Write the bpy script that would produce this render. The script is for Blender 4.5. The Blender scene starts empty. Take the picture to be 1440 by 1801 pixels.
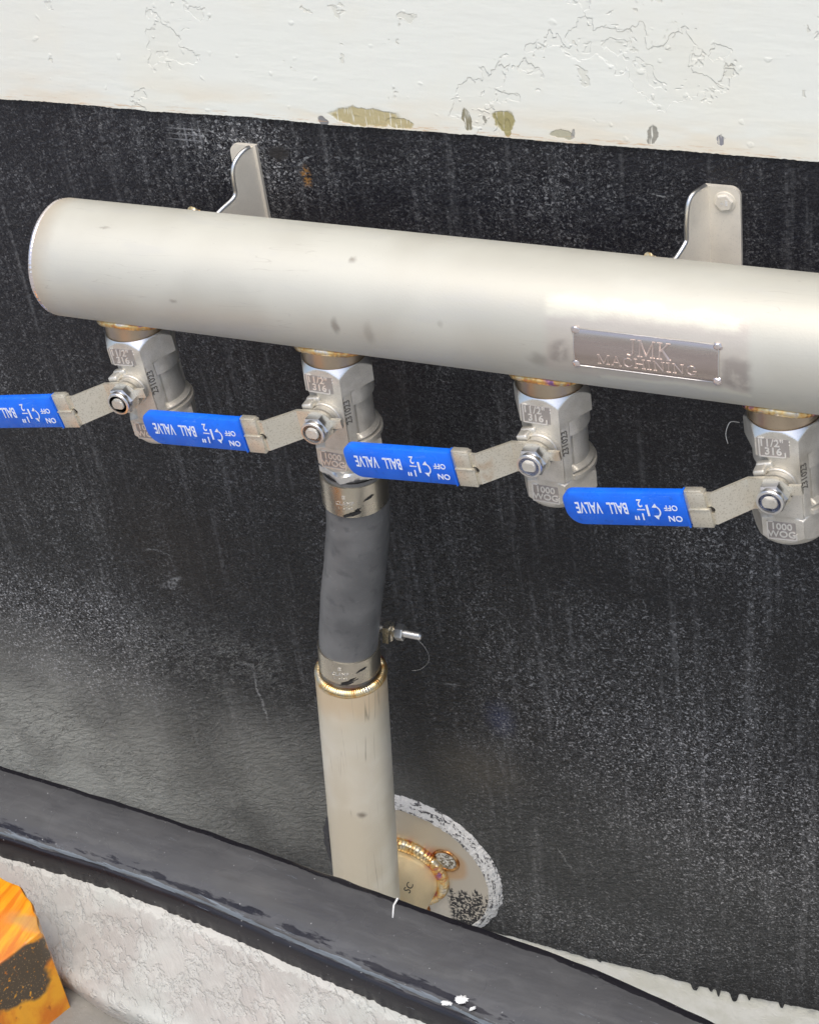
import bpy, bmesh, math, random
from math import sin, cos, pi, radians as rad, sqrt, atan2, degrees
from mathutils import Vector, Matrix, noise as mn
random.seed(7)
S = bpy.context.scene
COL = S.collection

# ------------------------------------------------------------------ camera
cam = bpy.data.cameras.new("camera")
cam.sensor_fit = 'HORIZONTAL'; cam.sensor_width = 36.0; cam.lens = 81.45
cam.clip_start = 0.02; cam.clip_end = 500
camo = bpy.data.objects.new("camera", cam); COL.objects.link(camo)
rx = Vector((0.907, 0.402, -0.123)); dn = Vector((0.151, -0.584, -0.798)); fw = Vector((-0.393, 0.705, -0.591))
fw.normalize(); rx = (rx - fw * rx.dot(fw)).normalized(); dn = fw.cross(rx)
camo.matrix_world = Matrix(((rx.x, -dn.x, -fw.x, 0.81503), (rx.y, -dn.y, -fw.y, -0.99464),
                            (rx.z, -dn.z, -fw.z, 0.64114), (0, 0, 0, 1)))
S.camera = camo

# ------------------------------------------------------------------ light
SUN_EL, SUN_AZ = rad(68), rad(12)          # azimuth measured from -Y towards +X
w = bpy.data.worlds.new("World"); S.world = w; w.use_nodes = True
nt = w.node_tree; nt.nodes.clear()
sky = nt.nodes.new('ShaderNodeTexSky'); sky.sky_type = 'NISHITA'; sky.sun_disc = False
sky.sun_elevation = SUN_EL; sky.sun_rotation = pi - SUN_AZ
sky.air_density = 1.0; sky.dust_density = 3.5; sky.ozone_density = 0.6
bg = nt.nodes.new('ShaderNodeBackground'); bg.inputs[1].default_value = 0.13
wo = nt.nodes.new('ShaderNodeOutputWorld')
nt.links.new(sky.outputs[0], bg.inputs[0]); nt.links.new(bg.outputs[0], wo.inputs[0])
sl = bpy.data.lights.new("sun", 'SUN'); sl.energy = 1.2; sl.angle = rad(40); sl.color = (1, 0.97, 0.90)
so = bpy.data.objects.new("sun", sl); COL.objects.link(so)
sd = Vector((sin(SUN_AZ) * cos(SUN_EL), -cos(SUN_AZ) * cos(SUN_EL), sin(SUN_EL)))
so.rotation_euler = (-sd).to_track_quat('-Z', 'Y').to_euler()
S.view_settings.view_transform = 'Standard'; S.view_settings.look = 'None'
S.view_settings.exposure = 0.60; S.view_settings.gamma = 1.0

# ------------------------------------------------------------------ node helper
PER_OBJECT = ('satin_cast_stainless', 'yellowed_plated_steel', 'blue_vinyl_grip')
class NB:
    def __init__(s, name):
        s.m = bpy.data.materials.new(name); s.m.use_nodes = True
        s.t = s.m.node_tree; s.p = s.t.nodes['Principled BSDF']
        s.tc = s.t.nodes.new('ShaderNodeTexCoord').outputs['Object']
        if name in PER_OBJECT:      # copies get their own grain and stains
            oi = s.t.nodes.new('ShaderNodeObjectInfo')
            k = s.vmath('MULTIPLY', oi.outputs['Location'], (7.3, 5.1, 3.7)).outputs[0]
            s.tc = s.vmath('ADD', s.tc, k).outputs[0]
    def n(s, k): return s.t.nodes.new(k)
    def put(s, v, sock):
        if v is None: return
        if hasattr(v, 'is_linked') or isinstance(v, bpy.types.NodeSocket): s.t.links.new(v, sock)
        else:
            if isinstance(v, tuple) and len(v) == 3 and sock.type == 'RGBA': v = (*v, 1)
            sock.default_value = v
    def math(s, op, a, b=None, c=None, clamp=False):
        x = s.n('ShaderNodeMath'); x.operation = op; x.use_clamp = clamp
        s.put(a, x.inputs[0]); s.put(b, x.inputs[1]); s.put(c, x.inputs[2]); return x.outputs[0]
    def add(s, a, b): return s.math('ADD', a, b, clamp=False)
    def mul(s, a, b): return s.math('MULTIPLY', a, b)
    def vmath(s, op, a, b=None):
        x = s.n('ShaderNodeVectorMath'); x.operation = op; s.put(a, x.inputs[0]); s.put(b, x.inputs[1]); return x
    def sc(s, v, vec=None): return s.vmath('MULTIPLY', vec or s.tc, tuple(v)).outputs[0]
    def rot(s, ang, vec=None, axis=(0, 1, 0)):
        x = s.n('ShaderNodeVectorRotate'); s.put(vec or s.tc, x.inputs['Vector'])
        x.inputs['Axis'].default_value = axis; x.inputs['Angle'].default_value = ang; return x.outputs[0]
    def noise(s, scale, detail=2, vec=None, rough=0.5, dist=0.0):
        x = s.n('ShaderNodeTexNoise'); s.put(vec or s.tc, x.inputs['Vector'])
        x.inputs['Scale'].default_value = scale; x.inputs['Detail'].default_value = detail
        x.inputs['Roughness'].default_value = rough; x.inputs['Distortion'].default_value = dist; return x.outputs['Fac']
    def noisec(s, scale, detail=2, vec=None):
        x = s.n('ShaderNodeTexNoise'); s.put(vec or s.tc, x.inputs['Vector'])
        x.inputs['Scale'].default_value = scale; x.inputs['Detail'].default_value = detail; return x.outputs['Color']
    def vor(s, scale, vec=None, feat='F1', rnd=1.0):
        x = s.n('ShaderNodeTexVoronoi'); x.feature = feat; s.put(vec or s.tc, x.inputs['Vector'])
        x.inputs['Scale'].default_value = scale; x.inputs['Randomness'].default_value = rnd; return x.outputs['Distance']
    def mr(s, v, a, b, c=0.0, d=1.0, smooth=True):
        x = s.n('ShaderNodeMapRange'); x.interpolation_type = 'SMOOTHSTEP' if smooth else 'LINEAR'
        s.put(v, x.inputs[0])
        for i, q in enumerate((a, b, c, d)): x.inputs[i + 1].default_value = q
        return x.outputs[0]
    def mix(s, f, a, b):
        x = s.n('ShaderNodeMix'); x.data_type = 'RGBA'
        s.put(f, x.inputs[0]); s.put(a, x.inputs[6]); s.put(b, x.inputs[7]); return x.outputs[2]
    def ramp(s, f, stops):
        x = s.n('ShaderNodeValToRGB'); s.put(f, x.inputs[0]); e = x.color_ramp.elements
        while len(e) < len(stops): e.new(0.5)
        for i, (p, c) in enumerate(stops): e[i].position = p; e[i].color = (*c, 1)
        return x.outputs[0]
    def sep(s, vec=None):
        x = s.n('ShaderNodeSeparateXYZ'); s.put(vec or s.tc, x.inputs[0]); return x.outputs
    def warp(s, scale, amt, detail=2):
        c = s.vmath('SUBTRACT', s.noisec(scale, detail), (0.5, 0.5, 0.5)).outputs[0]
        return s.vmath('ADD', s.tc, s.vmath('MULTIPLY', c, (amt, amt, amt)).outputs[0]).outputs[0]
    def blob(s, c, r, inner=0.5, vec=None):
        """soft ellipsoid mask: 1 inside, 0 outside radius r (tuple)"""
        a = s.vmath('SUBTRACT', vec or s.tc, c).outputs[0]
        a = s.vmath('DIVIDE', a, r).outputs[0]
        l = s.vmath('LENGTH', a).outputs['Value']
        return s.mr(l, 1.0, inner, 0, 1)
    def out(s, color=None, metal=None, rough=None, bump=None, bstr=0.3, bdist=0.001, coat=None, spec=None):
        p = s.p.inputs
        s.put(color, p['Base Color']); s.put(metal, p['Metallic']); s.put(rough, p['Roughness'])
        if spec is not None: p['Specular IOR Level'].default_value = spec
        if coat is not None: p['Coat Weight'].default_value = coat; p['Coat Roughness'].default_value = 0.12
        if bump is not None:
            b = s.n('ShaderNodeBump'); b.inputs['Strength'].default_value = bstr; b.inputs['Distance'].default_value = bdist
            s.put(bump, b.inputs['Height']); s.t.links.new(b.outputs[0], p['Normal'])
        return s.m

# ------------------------------------------------------------------ materials
M = {}
def hull_black():
    b = NB('black_hull_paint')
    wv = b.warp(40, 0.004)
    # fine curly dust left by dried spray
    cr = b.noise(250, 3, wv, 0.7, 0.9)
    worm = b.mr(b.math('ABSOLUTE', b.math('SUBTRACT', cr, 0.5)), 0.026, 0.0, 0, 1)
    grain = b.mr(b.noise(480, 2), 0.57, 0.68, 0, 1)
    speck = b.math('MAXIMUM', b.mul(worm, 0.75), grain)
    big = b.mr(b.noise(9, 4, b.warp(12, 0.05)), 0.40, 0.68, 0, 1)
    streak = b.mr(b.noise(1, 4, b.sc((130, 130, 5)), 0.6), 0.52, 0.72, 0, 1)
    streak2 = b.mr(b.noise(1, 3, b.sc((45, 45, 2.5)), 0.6), 0.42, 0.7, 0, 1)
    def bl(x, z, rx_, rz_, inner=0.0): return b.blob((x, 0.095, z), (rx_, 0.5, rz_), inner, b.warp(14, 0.05, 4))
    m = b.add(0.10, b.mul(big, 0.22))
    m = b.add(m, b.mul(streak2, 0.16))
    for x, z, r1, r2, k in ((-0.20, -0.50, 0.17, 0.13, 1.5), (0.113, 0.05, 0.06, 0.05, 1.3), (0.385, -0.47, 0.20, 0.17, 0.6),
                            (0.50, -0.60, 0.24, 0.18, 0.75), (0.30, 0.045, 0.22, 0.03, 0.12), (0.47, -0.25, 0.14, 0.08, 0.3),
                            (0.16, 0.03, 0.05, 0.03, 0.3), (0.34, -0.745, 0.26, 0.07, 0.6)):
        m = b.add(m, b.mul(bl(x, z, r1, r2), k))
    dust = b.mul(speck, b.math('MINIMUM', m, 1.0))
    dust = b.add(dust, b.mul(b.mul(streak, b.mr(b.noise(200, 2), 0.35, 0.6)), 0.17))
    # rarer bright specks
    sp = b.mul(b.mr(b.vor(190, b.warp(300, 0.002)), 0.14, 0.07, 0, 1), b.mr(b.noise(300, 1), 0.5, 0.62))
    dust = b.add(dust, b.mul(sp, 0.45))
    dust = b.math('MINIMUM', dust, 1.0)
    base = b.mix(b.mr(b.sep()['Z'], -0.45, 0.03), (0.0095, 0.0095, 0.0095), (0.0095, 0.0095, 0.0135))
    # reflected sheen low on the left, painted as grey base colour
    sheen = b.math('MAXIMUM', b.blob((-0.27, 0.095, -0.70), (0.36, 0.5, 0.24), 0.15, b.warp(9, 0.07, 4)), b.mul(b.blob((0.02, 0.095, -0.66), (0.24, 0.5, 0.17), 0.1, b.warp(9, 0.07, 4)), 0.62))
    base = b.mix(b.mul(sheen, b.mr(b.noise(18, 3), 0.25, 0.65, 0.6, 1.0)), base, (0.31, 0.318, 0.297))
    low_grey = b.blob((0.28, 0.095, -0.66), (0.5, 0.5, 0.20), 0.1, b.warp(9, 0.08, 4))
    base = b.mix(b.mul(low_grey, 0.34), base, (0.10, 0.105, 0.10))  # broader, weaker greying low on the wall
    base = b.mix(b.mul(b.blob((0.237, 0.095, -0.565), (0.07, 0.5, 0.05), 0.0, wv), 0.35), base, (0.12, 0.105, 0.08))
    base = b.mix(b.mul(b.blob((0.267, 0.095, -0.493), (0.022, 0.5, 0.03), 0.0, wv), 0.5), base, (0.02, 0.03, 0.085))
    base = b.mix(b.mul(b.blob((-0.04, 0.095, -0.36), (0.11, 0.5, 0.10), 0.0, wv), 0.5), base, (0.021, 0.016, 0.012))
    colr = b.mix(dust, base, (0.36, 0.365, 0.37))
    # pale scrapes: (x, z, half length, half width, angle)
    for x, z, rl, rw, an, k in ((-0.055, -0.405, 0.020, 0.006, 0.5, 0.6), (0.0155, -0.535, 0.05, 0.0022, 1.66, 0.7), (0.44, 0.044, 0.012, 0.0012, -0.1, 0.7),
                             (0.315, -0.66, 0.022, 0.0016, -1.1, 0.5), (0.205, 0.052, 0.03, 0.0012, -0.05, 0.4), (0.165, 0.047, 0.014, 0.0016, 0.6, 0.6),
                             (-0.06, -0.37, 0.03, 0.0015, -0.05, 0.5), (0.285, -0.375, 0.025, 0.0012, -0.9, 0.5), (0.22, -0.463, 0.02, 0.0018, 0.1, 0.5),
                             (0.33, -0.42, 0.014, 0.0014, -1.2, 0.5)):
        v = b.vmath('SUBTRACT', b.warp(70, 0.012, 3), (x, 0.0, z)).outputs[0]
        v = b.rot(an, v)
        k2 = b.blob((0, 0.095, 0), (rl, 0.5, rw), 0.3, v)
        colr = b.mix(b.mul(b.mul(k2, b.mr(b.noise(260, 3), 0.38, 0.6)), k * 0.8), colr, (0.36, 0.37, 0.37))
    for i, x in enumerate((0.0655, 0.0725, 0.0785)):
        k2 = b.blob((x, 0.095, 0.060), (0.0014, 0.5, 0.014), 0.2)
        colr = b.mix(b.mul(k2, 0.35), colr, (0.42, 0.43, 0.45))
    for z in (0.056, 0.0605, 0.065):
        colr = b.mix(b.mul(b.blob((0.066, 0.095, z), (0.024, 0.5, 0.0009), 0.2), 0.35), colr, (0.42, 0.43, 0.45))
    rust = b.blob((0.1645, 0.095, 0.034), (0.006, 0.5, 0.012), 0.2, b.warp(150, 0.006, 3))
    colr = b.mix(b.mul(rust, b.mr(b.noise(400, 2), 0.4, 0.6)), colr, (0.30, 0.15, 0.04))
    colr = b.mix(b.blob((0.144, 0.095, 0.051), (0.011, 0.5, 0.007), 0.6, wv), colr, (0.03, 0.028, 0.028))
    # relief: orange peel, brush wrinkles running down to the right low down
    wr = b.noise(1, 3, b.sc((70, 70, 230), b.rot(0.45, b.warp(30, 0.02))), 0.6)
    h = b.add(b.mul(b.noise(420, 3), 0.35), b.mul(wr, 0.9))
    h = b.add(h, b.mul(worm, 0.06)); h = b.add(h, b.mul(b.noise(14, 2), 1.6)); h = b.add(h, b.mul(b.mr(b.noise(1, 3, b.sc((75, 75, 210), b.rot(0.42, b.warp(60, 0.012))), 0.6), 0.42, 0.58), b.mul(b.mr(b.sep()['Z'], -0.25, -0.5, 0.12, 0.6), b.mr(b.noise(12, 3), 0.36, 0.62, 0.25, 1.0))))
    wl = b.mr(b.math('ABSOLUTE', b.math('SUBTRACT', wr, 0.56)), 0.022, 0.0)
    wm = b.math('MAXIMUM', bl(-0.03, -0.50, 0.20, 0.09), b.mul(bl(-0.10, -0.64, 0.30, 0.12), 0.6))
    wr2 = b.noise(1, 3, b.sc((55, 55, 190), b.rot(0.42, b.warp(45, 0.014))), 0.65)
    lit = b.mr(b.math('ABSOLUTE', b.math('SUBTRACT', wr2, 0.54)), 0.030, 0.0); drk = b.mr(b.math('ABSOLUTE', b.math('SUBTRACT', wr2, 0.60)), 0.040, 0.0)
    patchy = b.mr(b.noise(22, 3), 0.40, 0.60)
    colr = b.mix(b.mul(b.mul(wl, wm), 0.6), colr, (0.27, 0.28, 0.27))  # highlights on the brush wrinkles painted into the colour
    fm = b.mul(b.math('MAXIMUM', sheen, wm), patchy)
    colr = b.mix(b.mul(b.mul(drk, fm), 0.65), colr, (0.035, 0.036, 0.035))  # shaded sides of the wrinkles painted dark
    colr = b.mix(b.mul(b.mul(lit, fm), 0.45), colr, (0.36, 0.37, 0.35))  # lit sides of the wrinkles painted pale
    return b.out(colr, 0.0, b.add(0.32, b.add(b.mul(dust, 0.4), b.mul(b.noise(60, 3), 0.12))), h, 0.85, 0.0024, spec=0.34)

def hull_white():
    b = NB('white_hull_paint')
    wv = b.warp(30, 0.035, 4)
    n1 = b.noise(11, 5, wv, 0.62)
    chips = b.add(b.mr(n1, 0.575, 0.585), b.mul(b.mr(n1, 0.648, 0.658), 0.8))
    n2 = b.noise(34, 4, b.warp(60, 0.012, 3), 0.6)
    chips2 = b.mr(n2, 0.655, 0.668)
    n3 = b.noise(1, 3, b.sc((30, 30, 110)), 0.6)
    top = b.mr(b.sep()['Z'], 0.088, 0.115)
    h = b.add(b.mul(chips, -0.65), b.mul(b.mul(chips2, top), -0.6))
    h = b.add(h, b.mul(n3, 0.5)); h = b.add(h, b.mul(b.noise(240, 3), 0.16))
    bub = b.mr(b.vor(60, b.warp(50, 0.02)), 0.16, 0.05)
    h = b.add(h, b.mul(bub, 0.35))
    c = b.mix(b.mul(b.mr(b.noise(14, 4), 0.45, 0.7), 0.4), (0.80, 0.81, 0.74), (0.81, 0.785, 0.665))
    c = b.mix(b.mul(b.mul(chips2, top), 0.5), c, (0.66, 0.65, 0.55))
    c = b.mix(b.mul(chips, 0.25), c, (0.74, 0.74, 0.66))
    low = b.mr(b.sep()['Z'], 0.112, 0.088)
    c = b.mix(b.mul(low, b.mul(b.mr(b.noise(1, 3, b.sc((9, 9, 30)), 0.6), 0.40, 0.62), 0.75)), c, (0.78, 0.71, 0.57))
    # thin darker line along the edge of every flake
    edge = b.math('ADD', b.mr(b.math('ABSOLUTE', b.math('SUBTRACT', n1, 0.579)), 0.006, 0.0), b.mul(b.mr(b.math('ABSOLUTE', b.math('SUBTRACT', n2, 0.661)), 0.012, 0.0), top), clamp=True)
    c = b.mix(b.mul(edge, b.mr(b.noise(20, 2), 0.40, 0.66, 0, 0.32)), c, (0.50, 0.48, 0.40))
    for x, z, r1, r2, col, tl in ((0.222, 0.0875, 0.030, 0.0085, (0.42, 0.36, 0.20), 0), (0.250, 0.084, 0.012, 0.004, (0.42, 0.36, 0.20), 0),
                              (0.302, 0.0915, 0.0032, 0.009, (0.22, 0.20, 0.13), 0.15), (0.331, 0.0925, 0.009, 0.0085, (0.32, 0.28, 0.13), 0.2), (0.3325, 0.086, 0.003, 0.008, (0.32, 0.28, 0.13), 0),
                              (0.437, 0.0895, 0.0042, 0.0075, (0.28, 0.27, 0.23), -0.4), (0.188, 0.0825, 0.004, 0.0035, (0.2, 0.2, 0.2), 0), (0.484, 0.0905, 0.0035, 0.003, (0.22, 0.22, 0.24), -0.4),
                              (0.372, 0.0845, 0.009, 0.0035, (0.40, 0.38, 0.28), 0), (0.316, 0.0925, 0.0015, 0.004, (0.3, 0.29, 0.24), 0), (0.380, 0.0865, 0.0014, 0.005, (0.34, 0.33, 0.3), -0.3)):
        v = b.vmath('SUBTRACT', b.warp(110, 0.009, 4), (x, 0, z)).outputs[0]
        k = b.blob((0, 0.0935, 0), (r1, 0.5, r2), 0.80, b.rot(tl, v))
        c = b.mix(b.mul(k, b.mr(b.noise(1, 2, b.sc((700, 100, 60))), 0.30, 0.42)), c, b.mix(b.noise(500, 2), col, tuple(q * 1.35 for q in col)))
        h = b.add(h, b.mul(k, -0.5))
    rust = b.mul(b.mr(b.noise(1, 4, b.sc((60, 60, 700)), 0.7), 0.52, 0.66), b.mr(b.sep()['Z'], 0.086, 0.082))
    c = b.mix(b.mul(rust, 0.65), c, (0.62, 0.36, 0.16))
    return b.out(c, 0.0, 0.42, h, 0.62, 0.0013, spec=0.4)

def steel(name, col=(0.60, 0.575, 0.53), rough=0.42, metal=1.0, grain=900, gk=0.12, brush=None, mott=0.10):
    b = NB(name)
    n = b.noise(22, 4)
    c = b.mix(b.mr(n, 0.35, 0.65), tuple(q * (1 - mott) for q in col), tuple(min(1, q * (1 + mott)) for q in col))
    g = b.noise(grain, 2)
    c = b.mix(b.mul(b.mr(g, 0.55, 0.75), 0.25), c, tuple(q * 0.6 for q in col))
    h = b.mul(g, 1.0)
    if brush: h = b.add(h, b.noise(1, 2, b.sc(brush)))
    r = b.add(rough - 0.06, b.mul(b.noise(60, 3), 0.14))
    return b.out(c, metal, r, h, gk, 0.0006)

def manifold_mat():
    b = NB('pickled_stainless_pipe')
    col = (0.70, 0.675, 0.615)
    n = b.noise(13, 5, b.warp(20, 0.03))
    c = b.mix(b.mr(n, 0.34, 0.68), (0.52, 0.505, 0.44), (0.565, 0.555, 0.49))
    n2 = b.noise(1, 4, b.sc((18, 60, 60)), 0.6)
    c = b.mix(b.mul(b.mr(n2, 0.52, 0.72), 0.35), c, (0.50, 0.495, 0.465))
    x, y, z = b.sep()
    # heat tint by the closing weld at the left end
    t = b.mr(b.add(x, b.mul(b.noise(60, 3), 0.010)), 0.026, 0.001)
    c = b.mix(b.mul(t, 0.45), c, (0.60, 0.46, 0.30))
    for bx in (0.0505, 0.2198, 0.387, 0.551):   # tint where each outlet is welded on
        k = b.blob((bx, 0, -0.050), (0.045, 0.045, 0.026), 0.2, b.warp(40, 0.012))
        c = b.mix(b.mul(k, 0.6), c, (0.42, 0.32, 0.20))
    for bx in (0.110, 0.465):
        k = b.blob((bx, 0.035, 0.032), (0.04, 0.03, 0.016), 0.1, b.warp(40, 0.012))
        c = b.mix(b.mul(k, 0.5), c, (0.62, 0.50, 0.34))
    # dirty finger marks and scuffs
    for px, a, r1, r2, k in ((0.2593, 60, 0.004, 0.004, 0.6), (0.1213, 3, 0.005, 0.003, 0.45), (0.2501, -3, 0.004, 0.010, 0.55), (0.275, -6, 0.006, 0.012, 0.3), (0.40, -12, 0.012, 0.009, 0.4),
                             (0.056, 66, 0.008, 0.0015, 0.4), (0.33, 12, 0.003, 0.004, 0.25)):
        k2 = b.blob((px, -0.0445 * cos(rad(a)), 0.0445 * sin(rad(a))), (r1, r2, r2), 0.2, b.warp(130, 0.006, 3))
        c = b.mix(b.mul(k2, k), c, (0.18, 0.15, 0.12))
    # linished patch round the name plate: yellowish highlight painted along the upper border, darker flanks
    wv = b.warp(45, 0.012, 4)
    u = b.sep(wv)
    def box(x0, x1, z0, z1, s=0.0015):
        q = b.mul(b.mr(u['X'], x0 - s, x0 + s), b.mr(u['X'], x1 + s, x1 - s))
        q = b.mul(q, b.mul(b.mr(u['Z'], z0 - s, z0 + s), b.mr(u['Z'], z1 + s, z1 - s)))
        return b.mul(q, b.mr(u['Y'], 0.0, -0.005))
    patch = box(0.404, 0.538, -0.0165, 0.0325, 0.0035)
    hi = b.mul(box(0.403, 0.531, 0.0250, 0.0325, 0.0028), b.mr(b.noise(1, 3, b.sc((60, 260, 260)), 0.6), 0.25, 0.5, 0.5, 1.0))
    hi2 = box(0.44, 0.540, -0.0185, -0.0150)
    side = b.math('MAXIMUM', box(0.407, 0.4195, -0.008, 0.007, 0.0035), box(0.5245, 0.540, -0.012, 0.010, 0.0035))
    brn = b.noise(1, 3, b.sc((25, 200, 200)), 0.6)
    c = b.mix(b.mul(patch, 0.75), c, b.mix(brn, (0.47, 0.42, 0.37), (0.58, 0.53, 0.46)))
    c = b.mix(b.mul(b.math('MAXIMUM', hi, b.mul(hi2, 0.7)), 0.65), c, (0.70, 0.69, 0.57))
    c = b.mix(b.mul(b.mul(side, b.mr(b.noise(90, 3), 0.3, 0.55)), 0.6), c, (0.24, 0.21, 0.195))
    rough = b.add(b.mr(n, 0.3, 0.7, 0.50, 0.60), b.mul(patch, -0.12))
    lines = b.noise(1, 3, b.sc((900, 30, 30)))
    h = b.add(b.mul(b.noise(700, 2), 0.6), b.mul(lines, 0.25)); h = b.add(h, b.mul(b.noise(26, 2), 1.2))
    hl = b.mr(b.math('ABSOLUTE', b.math('SUBTRACT', b.noise(1, 2, b.sc((7, 120, 120), b.rot(0.06))), 0.5)), 0.006, 0.0)
    scr = b.math('MAXIMUM', b.mr(b.vor(1, b.sc((45, 300, 300), b.rot(0.25)), 'F1'), 0.07, 0.03), b.mul(hl, b.mr(b.noise(15, 2), 0.5, 0.62)))
    c = b.mix(b.mul(scr, 0.32), c, (0.34, 0.31, 0.27))
    return b.out(c, 0.42, b.add(rough, 0.03), h, 0.16, 0.0008)

def riser_mat():
    b = NB('straw_tinted_stainless_tube')
    n = b.noise(16, 4, b.warp(20, 0.03))
    c = b.mix(b.mr(n, 0.34, 0.68), (0.74, 0.68, 0.54), (0.84, 0.80, 0.68))
    z = b.sep()['Z']
    c = b.mix(b.mul(b.mr(b.add(z, b.mul(b.noise(50, 2), 0.02)), -0.412, -0.376), 0.6), c, (0.70, 0.50, 0.27))
    v = b.sc((95, 95, 2), b.rot(-0.084))
    ln = b.mr(b.math('ABSOLUTE', b.math('SUBTRACT', b.noise(1, 1, v), 0.5)), 0.008, 0.0)
    c = b.mix(b.mul(ln, b.mul(b.mr(b.noise(25, 2), 0.45, 0.62), 0.6)), c, (0.22, 0.18, 0.12))
    st = b.blob((0.182, -0.025, -0.52), (0.006, 0.03, 0.006), 0.1, b.warp(150, 0.004))
    c = b.mix(b.mul(st, 0.7), c, (0.14, 0.11, 0.08))
    return b.out(c, 0.4, b.mr(n, 0.3, 0.7, 0.42, 0.52), b.add(b.noise(700, 2), b.noise(1, 2, b.sc((300, 300, 8)))), 0.12, 0.0006)

def weld_mat(name, sc=90, off=0.0, stops=None):
    b = NB(name)
    n = b.add(b.noise(sc, 2, b.vmath('ADD', b.tc, (off, off, off)).outputs[0]), b.mul(b.noise(sc * 6, 1), 0.12))
    stops = stops or [(0.30, (0.12, 0.12, 0.36)), (0.40, (0.45, 0.20, 0.36)), (0.48, (0.80, 0.42, 0.12)), (0.58, (0.86, 0.66, 0.32)), (0.68, (0.80, 0.72, 0.60)), (0.80, (0.30, 0.18, 0.12))]
    return b.out(b.ramp(b.math('SUBTRACT', n, 0.03), stops), 1.0, 0.30, b.noise(900, 2), 0.2, 0.0004)

def cast_mat():
    b = NB('satin_cast_stainless')
    g = b.noise(1500, 2)
    n = b.noise(70, 3)
    c = b.mix(b.mr(n, 0.35, 0.65), (0.62, 0.59, 0.52), (0.74, 0.71, 0.64))
    c = b.mix(b.mul(b.mr(g, 0.55, 0.7), 0.35), c, (0.34, 0.32, 0.28))
    st = b.mr(b.noise(26, 4), 0.58, 0.72)
    c = b.mix(b.mul(st, 0.35), c, (0.46, 0.40, 0.30))
    return b.out(c, 0.68, 0.48, b.add(g, b.mul(b.noise(500, 2), 0.8)), 0.22, 0.0006)

def plated_mat():
    b = NB('yellowed_plated_steel')
    g = b.noise(900, 2)
    c = b.mix(b.noise(50, 3), (0.66, 0.61, 0.49), (0.74, 0.71, 0.62))
    c = b.mix(b.mul(b.mr(g, 0.54, 0.66), 0.42), c, (0.34, 0.29, 0.20))
    c = b.mix(b.mul(b.mr(b.noise(45, 3), 0.60, 0.72), 0.5), c, (0.50, 0.33, 0.18))
    return b.out(c, 0.7, 0.42, g, 0.16, 0.0005)

def simple(name, col, metal=0.0, rough=0.5, ns=300, k=0.2, bs=0.1, bd=0.0005, spec=None, coat=None):
    b = NB(name); n = b.noise(ns, 3)
    c = b.mix(b.mr(n, 0.3, 0.7), tuple(q * (1 - k) for q in col), tuple(min(1, q * (1 + k)) for q in col))
    return b.out(c, metal, rough, n, bs, bd, spec=spec, coat=coat)

def rubber_mat():
    b = NB('grey_rubber_hose')
    n = b.noise(30, 4, b.warp(20, 0.02))
    c = b.mix(b.mr(n, 0.3, 0.7), (0.105, 0.106, 0.106), (0.165, 0.165, 0.162))
    c = b.mix(b.mul(b.mr(b.vor(130, b.warp(60, 0.02)), 0.10, 0.04), 0.35), c, (0.3, 0.3, 0.3))
    c = b.mix(b.mul(b.mr(b.noise(90, 4), 0.56, 0.68), 0.4), c, (0.055, 0.057, 0.06))
    sm = b.mul(b.mr(b.noise(1, 4, b.sc((70, 70, 160), b.rot(0.3)), 0.6), 0.54, 0.66), b.mr(b.sep()['Z'], -0.29, -0.335))
    c = b.mix(b.mul(sm, 0.75), c, (0.018, 0.018, 0.02))
    for z, an in ((-0.258, 0.16), (-0.318, -0.22), (-0.225, 0.05)):
        v = b.rot(an, b.vmath('SUBTRACT', b.tc, (0.2, 0, z)).outputs[0])
        k = b.mr(b.math('ABSOLUTE', b.add(b.sep(v)['Z'], b.mul(b.noise(60, 2), 0.003))), 0.0007, 0.0001)
        c = b.mix(b.mul(k, 0.35), c, (0.30, 0.31, 0.31))
    fine = b.noise(1, 2, b.sc((30, 30, 900)))
    return b.out(c, 0.0, 0.46, b.add(b.add(b.mul(b.noise(220, 3), 0.8), b.mul(fine, 0.5)), b.mul(b.noise(40, 2), 1.5)), 0.3, 0.0010, spec=0.5)

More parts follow.
